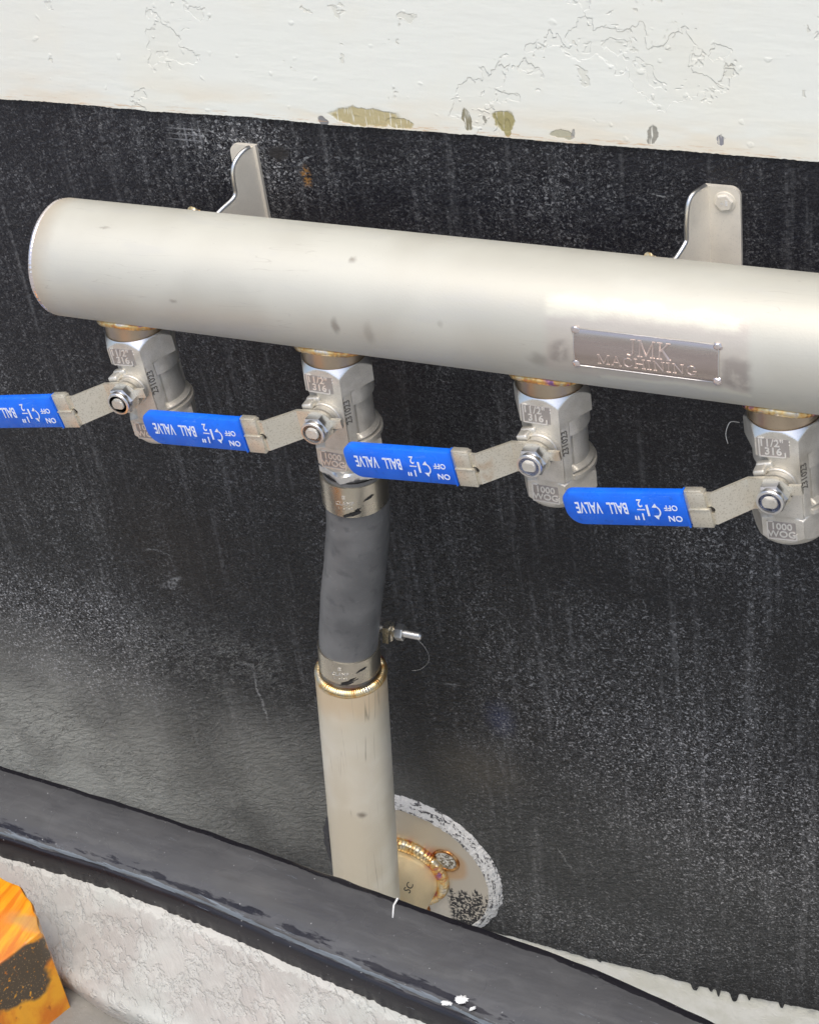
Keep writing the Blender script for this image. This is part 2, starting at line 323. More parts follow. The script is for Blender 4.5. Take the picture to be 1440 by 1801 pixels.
def rail_mat():
    b = NB('glossy_black_tar_paint')
    wv = b.warp(25, 0.03, 3)
    n = b.noise(1, 4, b.sc((12, 90, 90), b.rot(0.02, wv, (0, 0, 1))), 0.6)
    c = b.mix(b.mr(n, 0.42, 0.7), (0.074, 0.074, 0.076), (0.094, 0.094, 0.095))
    c = b.mix(b.mul(b.mr(b.noise(8, 3), 0.45, 0.7), 0.35), c, (0.115, 0.113, 0.11))
    at = b.n('ShaderNodeAttribute'); at.attribute_name = 'edge'; sp_ = b.n('ShaderNodeSeparateColor'); b.t.links.new(at.outputs['Color'], sp_.inputs[0])
    e1, e2 = sp_.outputs[0], sp_.outputs[1]
    jag = b.noise(1, 4, b.sc((30, 130, 130), b.rot(0.12, None, (0, 0, 1))), 0.65)
    c = b.mix(b.mr(b.add(e2, b.mul(b.math('SUBTRACT', jag, 0.5), 1.6)), 0.45, 0.6), c, (0.014, 0.013, 0.016))  # shade along the back edge and front side painted dark
    c = b.mix(b.mul(b.mr(b.add(e1, b.mul(b.math('SUBTRACT', b.noise(1, 5, b.sc((22, 260, 260), b.rot(0.16, None, (0, 0, 1))), 0.7), 0.5), 3.2)), 0.55, 0.72), 0.8), c, (0.21, 0.245, 0.28))  # pale blue sky highlight painted along the front bead
    c = b.mix(b.mul(b.mr(b.vor(150, b.warp(200, 0.003)), 0.09, 0.05), b.mr(b.noise(30, 2), 0.4, 0.6, 0.1, 0.6)), c, (0.5, 0.5, 0.5))
    h = b.add(b.mul(b.noise(1, 2, b.sc((16, 110, 110), b.rot(0.05, None, (0, 0, 1)))), 0.7), b.mul(b.noise(60, 3), 0.25))
    return b.out(c, 0.0, b.mr(b.noise(20, 3), 0.35, 0.7, 0.22, 0.36), h, 0.35, 0.0018, spec=0.5)

def grey_wood():
    b = NB('worn_grey_deck_paint')
    v = b.sc((55, 230, 100), b.rot(0.75, b.warp(60, 0.004, 2), (0, 0, 1)))
    st = b.noise(1, 4, v, 0.65)
    n = b.noise(18, 4)
    c = b.mix(b.mr(n, 0.38, 0.65), (0.40, 0.375, 0.345), (0.47, 0.465, 0.43))
    c = b.mix(b.mul(b.mr(st, 0.52, 0.72), 0.45), c, (0.56, 0.55, 0.51))
    c = b.mix(b.mul(b.mr(b.noise(9, 3), 0.52, 0.70), 0.45), c, (0.46, 0.37, 0.33))
    c = b.mix(b.mul(b.mr(b.vor(330), 0.08, 0.05), 0.5), c, (0.66, 0.66, 0.62))
    at = b.n('ShaderNodeAttribute'); at.attribute_name = 'edge'; sp_ = b.n('ShaderNodeSeparateColor'); b.t.links.new(at.outputs['Color'], sp_.inputs[0])
    jag = b.noise(150, 4, None, 0.7)
    c = b.mix(b.mul(b.mr(b.add(sp_.outputs[0], b.mul(b.math('SUBTRACT', jag, 0.5), 1.6)), 0.6, 0.8), 0.75), c, (0.60, 0.595, 0.55))
    c = b.mix(b.mul(b.mr(b.noise(11, 3, b.warp(20, 0.03)), 0.52, 0.66), 0.5), c, (0.47, 0.50, 0.46))
    pe = b.noise(1, 4, b.sc((38, 105, 80), b.rot(0.75, b.warp(70, 0.008, 3), (0, 0, 1))), 0.62)
    h = b.add(b.mul(b.mr(pe, 0.49, 0.57), 0.55), b.mul(b.mr(pe, 0.59, 0.64), 0.45))
    h = b.add(h, b.mul(st, 0.55)); h = b.add(h, b.mul(b.noise(120, 3), 0.45))
    c = b.mix(b.mul(b.mr(pe, 0.50, 0.54), 0.35), c, (0.55, 0.55, 0.51))
    return b.out(c, 0.0, 0.60, h, 0.8, 0.0018, spec=0.3)
def shade_plank():
    b = NB('shaded_grey_plank_paint')  # plank grey darkened for the shadow below the deck edge
    n = b.noise(30, 4)
    c = b.mix(b.mr(n, 0.38, 0.65), (0.21, 0.205, 0.185), (0.27, 0.26, 0.235))
    c = b.mix(b.mul(b.mr(b.vor(300), 0.10, 0.06), 0.8), c, (0.5, 0.5, 0.46))
    return b.out(c, 0.0, 0.6, b.noise(200, 3), 0.5, 0.0015)

def orange_wood():
    b = NB('orange_varnished_wood')
    g = b.noise(1, 4, b.sc((150, 12, 30), b.warp(20, 0.01)), 0.6)
    c = b.mix(b.mr(g, 0.35, 0.65), (0.72, 0.19, 0.004), (0.92, 0.40, 0.012))
    c = b.mix(b.mul(b.mr(b.noise(1, 3, b.sc((260, 16, 40)), 0.6), 0.60, 0.68), 0.6), c, (0.28, 0.07, 0.01))
    wv = b.warp(38, 0.034, 4)
    k = b.blob((0.088, -0.364, -0.384), (0.06, 0.036, 0.033), 0.80, wv)
    k = b.math('MAXIMUM', k, b.blob((0.07, -0.425, -0.395), (0.06, 0.050, 0.026), 0.7, wv))
    k = b.math('MAXIMUM', k, b.blob((0.08, -0.390, -0.445), (0.06, 0.020, 0.018), 0.7, wv))
    side = b.mr(b.sep()['Z'], -0.3595, -0.3625)
    k = b.mul(k, side)
    k = b.math('MULTIPLY', k, b.mr(b.noise(300, 3), 0.24, 0.40))
    c = b.mix(k, c, b.mix(b.mr(b.noise(700, 2), 0.60, 0.75), (0.075, 0.052, 0.03), (0.40, 0.26, 0.12)))
    edge = b.blob((0.080, -0.330, -0.36), (0.028, 0.010, 0.012), 0.3, b.warp(120, 0.01, 3))
    c = b.mix(b.mul(edge, 0.7), c, (0.45, 0.26, 0.09))
    return b.out(c, 0.0, 0.30, b.add(g, b.mul(b.noise(400, 2), 0.3)), 0.35, 0.0012, coat=0.5)

def concrete():
    b = NB('pale_concrete')
    n = b.noise(3, 5)
    return b.out(b.mix(n, (0.27, 0.26, 0.245), (0.40, 0.39, 0.37)), 0.0, 0.9, b.noise(80, 3), 0.3, 0.004)

def cream_mat():
    b = NB('cream_hull_paint')
    n = b.noise(40, 4)
    c = b.mix(b.mr(n, 0.4, 0.65), (0.70, 0.69, 0.60), (0.80, 0.79, 0.72))
    sm = b.mr(b.noise(1, 3, b.sc((60, 60, 60)), 0.6), 0.50, 0.66)
    c = b.mix(b.mul(b.mul(sm, b.mr(b.sep()['Z'], -0.805, -0.785)), 0.8), c, (0.30, 0.30, 0.28))
    return b.out(c, 0.0, 0.55, b.add(n, b.noise(300, 2)), 0.5, 0.0012)

def flange_mat():
    b = NB('stainless_flange_with_black_overspray')
    n = b.noise(20, 3)
    c = b.mix(n, (0.56, 0.52, 0.44), (0.64, 0.60, 0.52))
    tint = b.blob((0.1925, 0.086, -0.6975), (0.026, 0.5, 0.026), 0.7, b.warp(60, 0.006))
    c = b.mix(b.mul(tint, 0.55), c, (0.60, 0.33, 0.12))
    up = b.sep()
    z2 = b.add(up['Z'], b.mul(b.math('SUBTRACT', b.noise(1, 4, b.sc((160, 160, 35)), 0.7), 0.5), -0.07))
    sp = b.mul(b.mr(z2, -0.733, -0.739), b.mr(b.noise(420, 3), 0.42, 0.50))
    c = b.mix(b.mul(sp, b.mr(up['X'], 0.186, 0.192)), c, (0.016, 0.016, 0.018))
    return b.out(c, b.mr(sp, 0, 1, 0.45, 0.0), 0.42, b.noise(500, 2), 0.12, 0.0005)

def sealant_mat():
    b = NB('smeared_white_sealant')
    v = b.vmath('SUBTRACT', b.warp(40, 0.006, 3), (0.149, 0, -0.7214)).outputs[0]
    x, y, z = b.sep(v)
    ang = b.math('ARCTAN2', z, x); r = b.math('SQRT', b.add(b.mul(x, x), b.mul(z, z)))
    cv = b.n('ShaderNodeCombineXYZ'); b.put(b.mul(ang, 5.0), cv.inputs[0]); b.put(b.mul(r, 420.0), cv.inputs[1])
    n = b.noise(1, 4, cv.outputs[0], 0.7); n1 = b.noise(420, 3)
    k = b.mr(b.add(b.mul(n, 0.75), b.mul(n1, 0.35)), 0.56, 0.64)
    left = b.mr(x, -0.02, -0.045)
    k = b.math('MAXIMUM', k, left)
    c = b.mix(k, b.mix(n1, (0.55, 0.55, 0.53), (0.80, 0.80, 0.79)), (0.045, 0.045, 0.05))
    return b.out(c, 0.0, 0.55, b.add(n, b.mul(n1, 0.4)), 0.8, 0.0025)
def plug_mat():
    b = NB('scraped_plug_face')
    k = b.mr(b.noise(330, 4, b.warp(60, 0.006), 0.7), 0.46, 0.52)
    return b.out(b.mix(k, (0.74, 0.74, 0.70), b.mix(b.noise(300, 2), (0.03, 0.03, 0.035), (0.35, 0.30, 0.2))), 0.0, 0.55, k, 0.5, 0.0012)
M['plug'] = plug_mat(); M['elbow'] = steel('gold_tinted_elbow_steel', (0.86, 0.72, 0.46), 0.36, metal=0.5, gk=0.06)

M['black'] = hull_black(); M['white'] = hull_white(); M['cream'] = cream_mat()
M['pipe'] = manifold_mat(); M['riser'] = riser_mat(); M['cast'] = cast_mat(); M['plated'] = plated_mat()
M['nipple'] = steel('heat_tinted_nipple_steel', (0.52, 0.43, 0.32), 0.36, brush=(20, 20, 700))
M['bracket'] = steel('bracket_stainless', (0.80, 0.75, 0.65), 0.42, metal=0.3, gk=0.08)
M['castpanel'] = steel('cast_recess_steel', (0.40, 0.37, 0.345), 0.5, metal=0.7, gk=0.2)
M['letters'] = steel('worn_plate_letters', (0.66, 0.56, 0.51), 0.3, metal=0.8)
M['mark'] = steel('raised_cast_edge', (0.82, 0.80, 0.76), 0.35, metal=0.7, gk=0.1)
M['polish'] = steel('machined_bright_steel', (0.80, 0.79, 0.77), 0.30, gk=0.05, mott=0.04)
M['clamp'] = steel('rolled_clamp_steel', (0.58, 0.54, 0.45), 0.27, gk=0.05)
M['plate'] = None; M['numb'] = steel('dark_stamp_steel', (0.17, 0.16, 0.14), 0.5, metal=0.4)  # numb is a darker steel for the cast digits
M['weld'] = weld_mat('rainbow_weld_bead')
M['goldweld'] = weld_mat('gold_weld_bead', 110, 3.0, [(0.30, (0.50, 0.22, 0.40)), (0.38, (0.78, 0.34, 0.14)), (0.46, (0.90, 0.60, 0.24)), (0.58, (0.90, 0.74, 0.46)), (0.72, (0.82, 0.74, 0.60))])
M['rustweld'] = weld_mat('browned_weld_bead', 120, 5.0, [(0.35, (0.10, 0.04, 0.02)), (0.5, (0.42, 0.18, 0.05)), (0.65, (0.62, 0.40, 0.20))])
M['pinkweld'] = steel('tack_weld_steel', (0.86, 0.78, 0.76), 0.2, gk=0.1)
def vinyl_mat():
    b = NB('blue_vinyl_grip')
    c = b.mix(b.mr(b.noise(45, 4), 0.35, 0.7), (0.003, 0.125, 0.74), (0.004, 0.16, 0.83))
    sc_ = b.mr(b.math('ABSOLUTE', b.math('SUBTRACT', b.noise(1, 2, b.sc((30, 200, 260), b.rot(0.3))), 0.5)), 0.007, 0.0)
    c = b.mix(b.mul(b.mul(sc_, b.mr(b.noise(50, 2), 0.50, 0.62)), 0.6), c, (0.12, 0.30, 0.75))
    c = b.mix(b.mul(b.mr(b.noise(120, 4), 0.62, 0.72), 0.25), c, (0.01, 0.03, 0.15))
    return b.out(c, 0.0, b.mr(b.noise(60, 3), 0.3, 0.7, 0.24, 0.42), b.add(b.noise(90, 3), b.mul(sc_, -0.3)), 0.12, 0.0006, spec=0.5)
M['blue'] = vinyl_mat()
M['print'] = simple('white_print', (0.72, 0.76, 0.84), 0.0, 0.5, 300, 0.05)
M['nylon'] = simple('blue_nylon_ring', (0.012, 0.035, 0.13), 0.0, 0.45, 300, 0.15)
M['rubber'] = rubber_mat(); M['rail'] = rail_mat(); M['grey'] = grey_wood(); M['orange'] = orange_wood()
M['plank'] = shade_plank(); M['concrete'] = concrete(); M['flange'] = flange_mat(); M['sealant'] = sealant_mat()
M['darkrub'] = simple('black_rubber_lining', (0.012, 0.012, 0.012), 0.0, 0.4, 200, 0.2)
M['soot'] = simple('black_paint_splash', (0.014, 0.014, 0.015), 0.0, 0.35, 200, 0.2)
M['droppings'] = simple('white_paint_spot', (0.72, 0.72, 0.70), 0.0, 0.6, 200, 0.1)
M['fibre'] = simple('grey_fibre', (0.45, 0.45, 0.43), 0.0, 0.7, 200, 0.1)
M['hole'] = simple('dark_hole_shade', (0.05, 0.045, 0.04), 0.3, 0.6, 200, 0.1)
def plate_mat():
    b = NB('brushed_name_plate_steel')
    n = b.noise(1, 3, b.sc((20, 260, 260)), 0.6)
    c = b.mix(n, (0.47, 0.40, 0.37), (0.60, 0.525, 0.485))
    return b.out(c, 1.0, b.add(0.20, b.mul(n, 0.12)), n, 0.10, 0.0004)
M['plate'] = plate_mat()

# ------------------------------------------------------------------ mesh helpers
def obj(name, bm_or_me, mat, parent=None, smooth=35, kind=None, label=None):
    if isinstance(bm_or_me, bmesh.types.BMesh):
        me = bpy.data.meshes.new(name); bmesh.ops.recalc_face_normals(bm_or_me, faces=bm_or_me.faces)
        bm_or_me.to_mesh(me); bm_or_me.free()
    else: me = bm_or_me
    if mat is not None and not me.materials: me.materials.append(M[mat])
    if smooth:
        for p in me.polygons: p.use_smooth = True
        me.set_sharp_from_angle(angle=rad(smooth))
    o = bpy.data.objects.new(name, me); COL.objects.link(o)
    if parent: o.parent = parent
    if kind: o['kind'] = kind
    if label: o['label'] = label
    return o
def tag(o, label, cat, group=None, kind=None):
    o['label'] = label; o['category'] = cat
    if group: o['group'] = group
    if kind: o['kind'] = kind
    return o
def thing(name, loc, label, cat, group=None):
    o = bpy.data.objects.new(name, None); o.empty_display_size = 0.02; COL.objects.link(o); o.location = loc
    return tag(o, label, cat, group)
def shift(bm, v): bmesh.ops.translate(bm, verts=bm.verts, vec=Vector(v)); return bm
def bx(bm, c, s, rot=None, bevel=0.0, seg=2):
    r = bmesh.ops.create_cube(bm, size=1.0); vs = r['verts']
    bmesh.ops.scale(bm, verts=vs, vec=s)
    if bevel:
        es = list({e for v in vs for e in v.link_edges})
        rr = bmesh.ops.bevel(bm, geom=es, offset=bevel, segments=seg, profile=0.5, affect='EDGES')
        vs = list({v for f in rr['faces'] for v in f.verts} | {v for v in vs if v.is_valid})
    if rot is not None: bmesh.ops.rotate(bm, verts=vs, cent=(0, 0, 0), matrix=rot)
    bmesh.ops.translate(bm, verts=vs, vec=c)
    return vs
def lathe(bm, prof, seg=48, mtx=None, closed=False):
    """prof: list of (r, h); axis = local Z"""
    rings = []
    for r, h in prof:
        rings.append([bm.verts.new((r * cos(2 * pi * i / seg), r * sin(2 * pi * i / seg), h)) for i in range(seg)])
    n = len(rings)
    for a in range(n if closed else n - 1):
        A, B = rings[a], rings[(a + 1) % n]
        for i in range(seg): bm.faces.new((A[i], A[(i + 1) % seg], B[(i + 1) % seg], B[i]))
    if not closed:
        for R in (rings[0], rings[-1]):
            try: bm.faces.new(R)
            except ValueError: pass
    vs = [v for R in rings for v in R]
    if mtx is not None: bmesh.ops.transform(bm, matrix=mtx, verts=vs)
    return vs
def frame(p, d):
    return Matrix.Translation(Vector(p)) @ Vector(d).to_track_quat('Z', 'Y').to_matrix().to_4x4()
def tube(bm, pts, rad_, seg=24, cap=True, closed=False):
    pts = [Vector(p) for p in pts]; n = len(pts); rings = []
    up = None
    for i, p in enumerate(pts):
        a = pts[(i - 1) % n] if (closed or i > 0) else p
        c = pts[(i + 1) % n] if (closed or i < n - 1) else p
        t = (c - a).normalized()
        if up is None: up = t.orthogonal().normalized()
        up = (up - t * up.dot(t)).normalized(); s_ = t.cross(up)
        r = rad_(i / (n - 1 if n > 1 else 1)) if callable(rad_) else rad_
        rings.append([bm.verts.new(p + (up * cos(2 * pi * k / seg) + s_ * sin(2 * pi * k / seg)) * r) for k in range(seg)])
    for a in range(n if closed else n - 1):
        A, B = rings[a], rings[(a + 1) % n]
        off = 0
        if closed and a == n - 1:
            off = min(range(seg), key=lambda q: (A[0].co - B[q].co).length)
        for i in range(seg): bm.faces.new((A[i], A[(i + 1) % seg], B[(i + 1 + off) % seg], B[(i + off) % seg]))
    if cap and not closed: bm.faces.new(rings[0]); bm.faces.new(rings[-1])
    return bm
def prism(bm, pts2, a0, a1, f):
    """extrude 2D polygon between a0 and a1; f(u, v, a) -> xyz"""
    A = [bm.verts.new(f(u, v, a0)) for u, v in pts2]; B = [bm.verts.new(f(u, v, a1)) for u, v in pts2]
    bm.faces.new(A); bm.faces.new(B); n = len(A); fs = []
    for i in range(n): bm.faces.new((A[i], A[(i + 1) % n], B[(i + 1) % n], B[i]))
    return A + B
def weld_ring(path, r0, mat, name, parent, ripples=60, amp=0.18, flat=None, seed=0):
    """bead following a closed path with stacked-coin ripples"""
    bm = bmesh.new(); n = len(path)
    def rr(i):
        t = i / n
        ph = (t * ripples + 0.9 * mn.noise(Vector((t * 22, seed, 0)))) % 1.0
        return r0 * (1 + amp * (1 - (2 * ph - 1) ** 2) - amp * 0.5 + 0.22 * mn.noise(Vector((t * 9, seed, 5))))
    pts = [Vector(p) for p in path]; cnt = [0]
    bm2 = bmesh.new(); rings = []; seg = 10; up = None
    cen = sum(pts, Vector()) / n
    for i, p in enumerate(pts):
        t = (pts[(i + 1) % n] - pts[i - 1]).normalized()
        o = (p - cen); o = (o - t * o.dot(t)).normalized(); s_ = t.cross(o)
        r = rr(i)
        rings.append([bm.verts.new(p + (o * cos(2 * pi * k / seg) + s_ * sin(2 * pi * k / seg)) * r) for k in range(seg)])
    for a in range(n):
        A, B = rings[a], rings[(a + 1) % n]
        for i in range(seg): bm.faces.new((A[i], A[(i + 1) % seg], B[(i + 1) % seg], B[i]))
    bm2.free()
    return obj(name, bm, mat, parent, smooth=60)
def circle(c, ax, r, n=240):
    m = frame(c, ax); return [m @ Vector((r * cos(2 * pi * i / n), r * sin(2 * pi * i / n), 0)) for i in range(n)]

_txt = {}
def text_mesh(s, size, depth=0.0003, bevel=0.0, align='CENTER', bold=0.0):
    key = (s, size, depth, bevel, bold)
    if key in _txt: return _txt[key].copy()
    cu = bpy.data.curves.new('txt', 'FONT'); cu.body = s; cu.size = size; cu.extrude = depth; cu.bevel_depth = bevel
    cu.offset = bold; cu.resolution_u = 3; cu.bevel_resolution = 0
    cu.align_x = align; cu.align_y = 'CENTER'
    o = bpy.data.objects.new('txt', cu); COL.objects.link(o)
    bpy.context.view_layer.update()
    me = bpy.data.meshes.new_from_object(o.evaluated_get(bpy.context.evaluated_depsgraph_get()))
    bpy.data.objects.remove(o); me.materials.clear()
    _txt[key] = me
    return me.copy()
def place_mesh(bm, me, mtx, fn=None):
    n0 = len(bm.verts); bm.from_mesh(me); bm.verts.ensure_lookup_table()
    for v in bm.verts[n0:]:
        v.co = mtx @ v.co if fn is None else fn(v.co)

def smooth_path(P, n=8):
    out = []; Q = [P[0]] + P + [P[-1]]
    for i in range(1, len(Q) - 2):
        for k in range(n):
            t = k / n
            out.append(tuple(0.5 * (2 * Q[i][d] + (Q[i + 1][d] - Q[i - 1][d]) * t + (2 * Q[i - 1][d] - 5 * Q[i][d] + 4 * Q[i + 1][d] - Q[i + 2][d]) * t * t + (3 * Q[i][d] - 3 * Q[i + 1][d] + Q[i + 2][d] - Q[i - 1][d]) * t ** 3) for d in range(len(P[0]))))
    return out + [P[-1]]
# strokes for engraved capitals with serifs, unit box (w x 1)
GL = {
 'J': (0.55, [((0.36, 1), (0.36, 0.14)), ((0.36, 0.14), (0.22, 0)), ((0.22, 0), (0.02, 0.06)), ((0.20, 1), (0.52, 1))]),
 'M': (1.05, [((0.14, 0), (0.14, 1)), ((0.14, 1), (0.52, 0.05)), ((0.52, 0.05), (0.90, 1)), ((0.90, 1), (0.90, 0)), ((0, 0), (0.28, 0)), ((0.76, 0), (1.04, 0)), ((0, 1), (0.18, 1)), ((0.86, 1), (1.04, 1))]),
 'K': (0.85, [((0.16, 0), (0.16, 1)), ((0.16, 0.42), (0.66, 1)), ((0.32, 0.58), (0.74, 0)), ((0, 0), (0.32, 0)), ((0, 1), (0.32, 1)), ((0.54, 1), (0.80, 1)), ((0.60, 0), (0.86, 0))]),
 'A': (0.85, [((0.08, 0), (0.42, 1)), ((0.42, 1), (0.76, 0)), ((0.22, 0.34), (0.62, 0.34)), ((0, 0), (0.2, 0)), ((0.64, 0), (0.86, 0))]),
 'C': (0.8, [((0.74, 0.78), (0.62, 0.95)), ((0.62, 0.95), (0.40, 1)), ((0.40, 1), (0.14, 0.82)), ((0.14, 0.82), (0.06, 0.5)), ((0.06, 0.5), (0.14, 0.18)), ((0.14, 0.18), (0.40, 0)), ((0.40, 0), (0.62, 0.05)), ((0.62, 0.05), (0.75, 0.22))]),
 'H': (0.95, [((0.14, 0), (0.14, 1)), ((0.80, 0), (0.80, 1)), ((0.14, 0.5), (0.80, 0.5)), ((0, 0), (0.28, 0)), ((0, 1), (0.28, 1)), ((0.66, 0), (0.94, 0)), ((0.66, 1), (0.94, 1))]),
 'I': (0.38, [((0.17, 0), (0.17, 1)), ((0, 0), (0.34, 0)), ((0, 1), (0.34, 1))]),
 'N': (0.95, [((0.14, 0), (0.14, 1)), ((0.14, 1), (0.80, 0)), ((0.80, 0), (0.80, 1)), ((0, 0), (0.28, 0)), ((0, 1), (0.16, 1)), ((0.66, 1), (0.94, 1))]),
 'G': (0.9, [((0.74, 0.78), (0.62, 0.95)), ((0.62, 0.95), (0.40, 1)), ((0.40, 1), (0.14, 0.82)), ((0.14, 0.82), (0.06, 0.5)), ((0.06, 0.5), (0.14, 0.18)), ((0.14, 0.18), (0.40, 0)), ((0.40, 0), (0.74, 0.10)), ((0.74, 0.10), (0.74, 0.42)), ((0.60, 0.42), (0.88, 0.42))]),
}
def stroke_word(bm, word, h, cx, y0, thick, fn, depth, wide=1.0, gap=0.10):
    W = sum(GL[c][0] + gap for c in word) - gap
    x = cx - W * h * wide / 2
    for c in word:
        wd, ss = GL[c]
        for (a, b_) in ss:
            p = Vector((x + a[0] * h * wide, y0 + a[1] * h)); q = Vector((x + b_[0] * h * wide, y0 + b_[1] * h))
            d = (q - p); horiz = abs(d.y) < 0.12 * h
            t = thick * (0.55 if horiz else 1.0); n = Vector((-d.y, d.x)).normalized() * t / 2
            pts = [p + n, q + n, q - n, p - n]
            A = [bm.verts.new(fn(v.x, v.y, 0)) for v in pts]
            m_ = [p, q]
            B = [bm.verts.new(fn(v.x, v.y, depth)) for v in [p + n * 0.35, q + n * 0.35, q - n * 0.35, p - n * 0.35]]
            bm.faces.new(B)
            for i in range(4): bm.faces.new((A[i], A[(i + 1) % 4], B[(i + 1) % 4], B[i]))
        x += (wd + gap) * h * wide

# ================================================================== SETTING
bm = bmesh.new(); s_ = 200
bm.faces.new([bm.verts.new(v) for v in ((-s_, -s_, -1.45), (s_, -s_, -1.45), (s_, s_, -1.45), (-s_, s_, -1.45))])
obj('ground', bm, 'concrete', smooth=0, kind='structure')

hull = thing('boat_hull', (0, 0.095, -1.4), 'tall boat side painted white above a dusty black band, behind the steel pipework', 'boat hull')
hull.location = (0, 0, 0)
X0, X1 = -1.6, 2.2
bm = bmesh.new(); bx(bm, ((X0 + X1) / 2, 0.137, -0.30), (X1 - X0, 0.08, 2.28)); obj('lower_band', bm, 'cream', hull, 0)
def sheet(name, mat, ytop, thick, zt, zb_fn, xs, zgrid):
    """painted band: front face grid between top and an irregular lower/upper edge"""
    bm = bmesh.new(); cols = []
    for x in xs:
        za, zb = zt(x), zb_fn(x)
        cols.append([bm.verts.new((x, ytop, za + (zb - za) * t)) for t in zgrid] + [bm.verts.new((x, ytop + thick, zb))])
        cols[-1].insert(0, bm.verts.new((x, ytop + thick, za)))
    for a, b_ in zip(cols, cols[1:]):
        for i in range(len(a) - 1): bm.faces.new((a[i], b_[i], b_[i + 1], a[i + 1]))
    return obj(name, bm, mat, hull, 0)
fine = [-0.45 + i * 0.0008 for i in range(int(1.15 / 0.0008))]
xs = [X0] + fine + [X1]
drips = [(0.4360, 0.0034, 0.008), (0.4520, 0.0020, 0.005), (0.4590, 0.0016, 0.010), (0.4745, 0.0036, 0.012), (0.4890, 0.0014, 0.006), (0.340, 0.002, 0.003), (0.520, 0.002, 0.007)]
def black_bottom(x):
    z = -0.7945 + 0.009 * max(0.0, x - 0.44) / 0.12 + 0.0024 * mn.noise(Vector((x * 14, 0, 3))) + 0.0018 * mn.noise(Vector((x * 90, 1, 3))) + 0.0006 * mn.noise(Vector((x * 400, 1, 3)))
    for dx, w_, l in drips:
        q = (x - dx - 0.0006 * mn.noise(Vector((x * 300, 4, 1)))) / w_
        z -= l * math.exp(-q ** 4)
    return z
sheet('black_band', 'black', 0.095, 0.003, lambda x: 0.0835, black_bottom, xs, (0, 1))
def white_bottom(x):
    return 0.0797 + 0.0010 * mn.noise(Vector((x * 12, 0, 9))) + 0.0006 * mn.noise(Vector((x * 60, 0, 9))) + 0.0004 * mn.noise(Vector((x * 350, 0, 9)))
sheet('white_band', 'white', 0.0922, 0.0031, lambda x: 0.84, white_bottom, xs, (0, 1))

# ================================================================== MANIFOLD
R = 0.0445
VX = [0.0505, 0.2198, 0.3870, 0.5510]
mani = thing('manifold_pipe', (0, 0, 0), 'large horizontal brushed stainless steel pipe with an engraved name plate and four outlets', 'pipe')
bm = bmesh.new()
prof = [(0.0, -0.0105), (0.022, -0.0100), (0.034, -0.0075), (0.0400, -0.0045), (0.0425, -0.0015)]
lathe(bm, prof, 96, Matrix.Rotation(pi / 2, 4, 'Y') @ Matrix.Identity(4)); obj('end_cap', bm, 'pipe', mani, 60)
bm = bmesh.new()
N_, prof = 60, []
for i in range(N_ + 1): prof.append((R, 0.0 + 1.1 * i / N_))
prof = [(R - 0.004, 0.0)] + [(R - 0.0012, 0.0)] + [(R, 0.0015)] + prof[1:]
lathe(bm, prof, 128, Matrix.Rotation(pi / 2, 4, 'Y')); obj('tube', bm, 'pipe', mani, 60)
weld_ring(circle((-0.0005, 0, 0), (1, 0, 0), R - 0.0022, 300), 0.0024, 'pinkweld', 'weld_bead', mani, 90, 0.10)
for i, vx in enumerate(VX):
    bm = bmesh.new(); lathe(bm, [(0.0238, -0.070), (0.0238, -0.030)], 64); shift(bm, (vx, 0, 0)); obj('outlet_nipple', bm, 'nipple', mani, 40)
    path = []
    for k in range(240):
        a = 2 * pi * k / 240; yy = -0.0255 * cos(a)
        path.append((vx + 0.0255 * sin(a), yy, -sqrt(R * R - yy * yy) - 0.0012))
    weld_ring(path, 0.0030, 'weld', 'weld_bead', mani, 40, 0.10, seed=i)
# name plate following the pipe
def onpipe(x, ang, off): return Vector((x, -(R + off) * cos(ang), (R + off) * sin(ang)))
px0, px1, pa0, pa1 = 0.4243, 0.5205, rad(-11), rad(23)
bm = bmesh.new(); nx, na = 40, 16; cut = 0.0032
def plate_uv(u, v):
    x = px0 + (px1 - px0) * u; a = pa0 + (pa1 - pa0) * v; return x, a
g = {}
for k, off in enumerate((0.0, 0.0009)):
    for i in range(nx + 1):
        for j in range(na + 1):
            x, a = plate_uv(i / nx, j / na)
            # clipped corners
            s = a * R; s0, s1 = pa0 * R, pa1 * R
            for cx_, sx in ((px0, 1), (px1, -1)):
                for cs, ss in ((s0, 1), (s1, -1)):
                    dx, ds = (x - cx_) * sx, (s - cs) * ss
                    if dx + ds < cut and k >= 0:
                        e = (cut - dx - ds) / 2; x += e * sx; s += e * ss
            g[k, i, j] = bm.verts.new(onpipe(x, s / R, off - (0.0003 if (k and (i in (0, nx) or j in (0, na))) else 0)))
for i in range(nx):
    for j in range(na): bm.faces.new((g[1, i, j], g[1, i + 1, j], g[1, i + 1, j + 1], g[1, i, j + 1]))
for i in range(nx):
    bm.faces.new((g[0, i, 0], g[0, i + 1, 0], g[1, i + 1, 0], g[1, i, 0])); bm.faces.new((g[0, i, na], g[0, i + 1, na], g[1, i + 1, na], g[1, i, na]))
for j in range(na):
    bm.faces.new((g[0, 0, j], g[0, 0, j + 1], g[1, 0, j + 1], g[1, 0, j])); bm.faces.new((g[0, nx, j], g[0, nx, j + 1], g[1, nx, j + 1], g[1, nx, j]))
plate = obj('name_plate', bm, 'plate', mani, 50)
bm = bmesh.new()
fnp = lambda x, s, d: onpipe(x, s / R, 0.0008 + d)
stroke_word(bm, 'JMK', 0.0105, 0.4752, R * rad(5.5), 0.0016, fnp, 0.0009, 1.05)
obj('large_lettering', bm, 'letters', plate, 0); bm = bmesh.new()
stroke_word(bm, 'MACHINING', 0.0066, 0.4735, R * rad(-5.8), 0.0010, fnp, 0.0006, 1.18, 0.16)
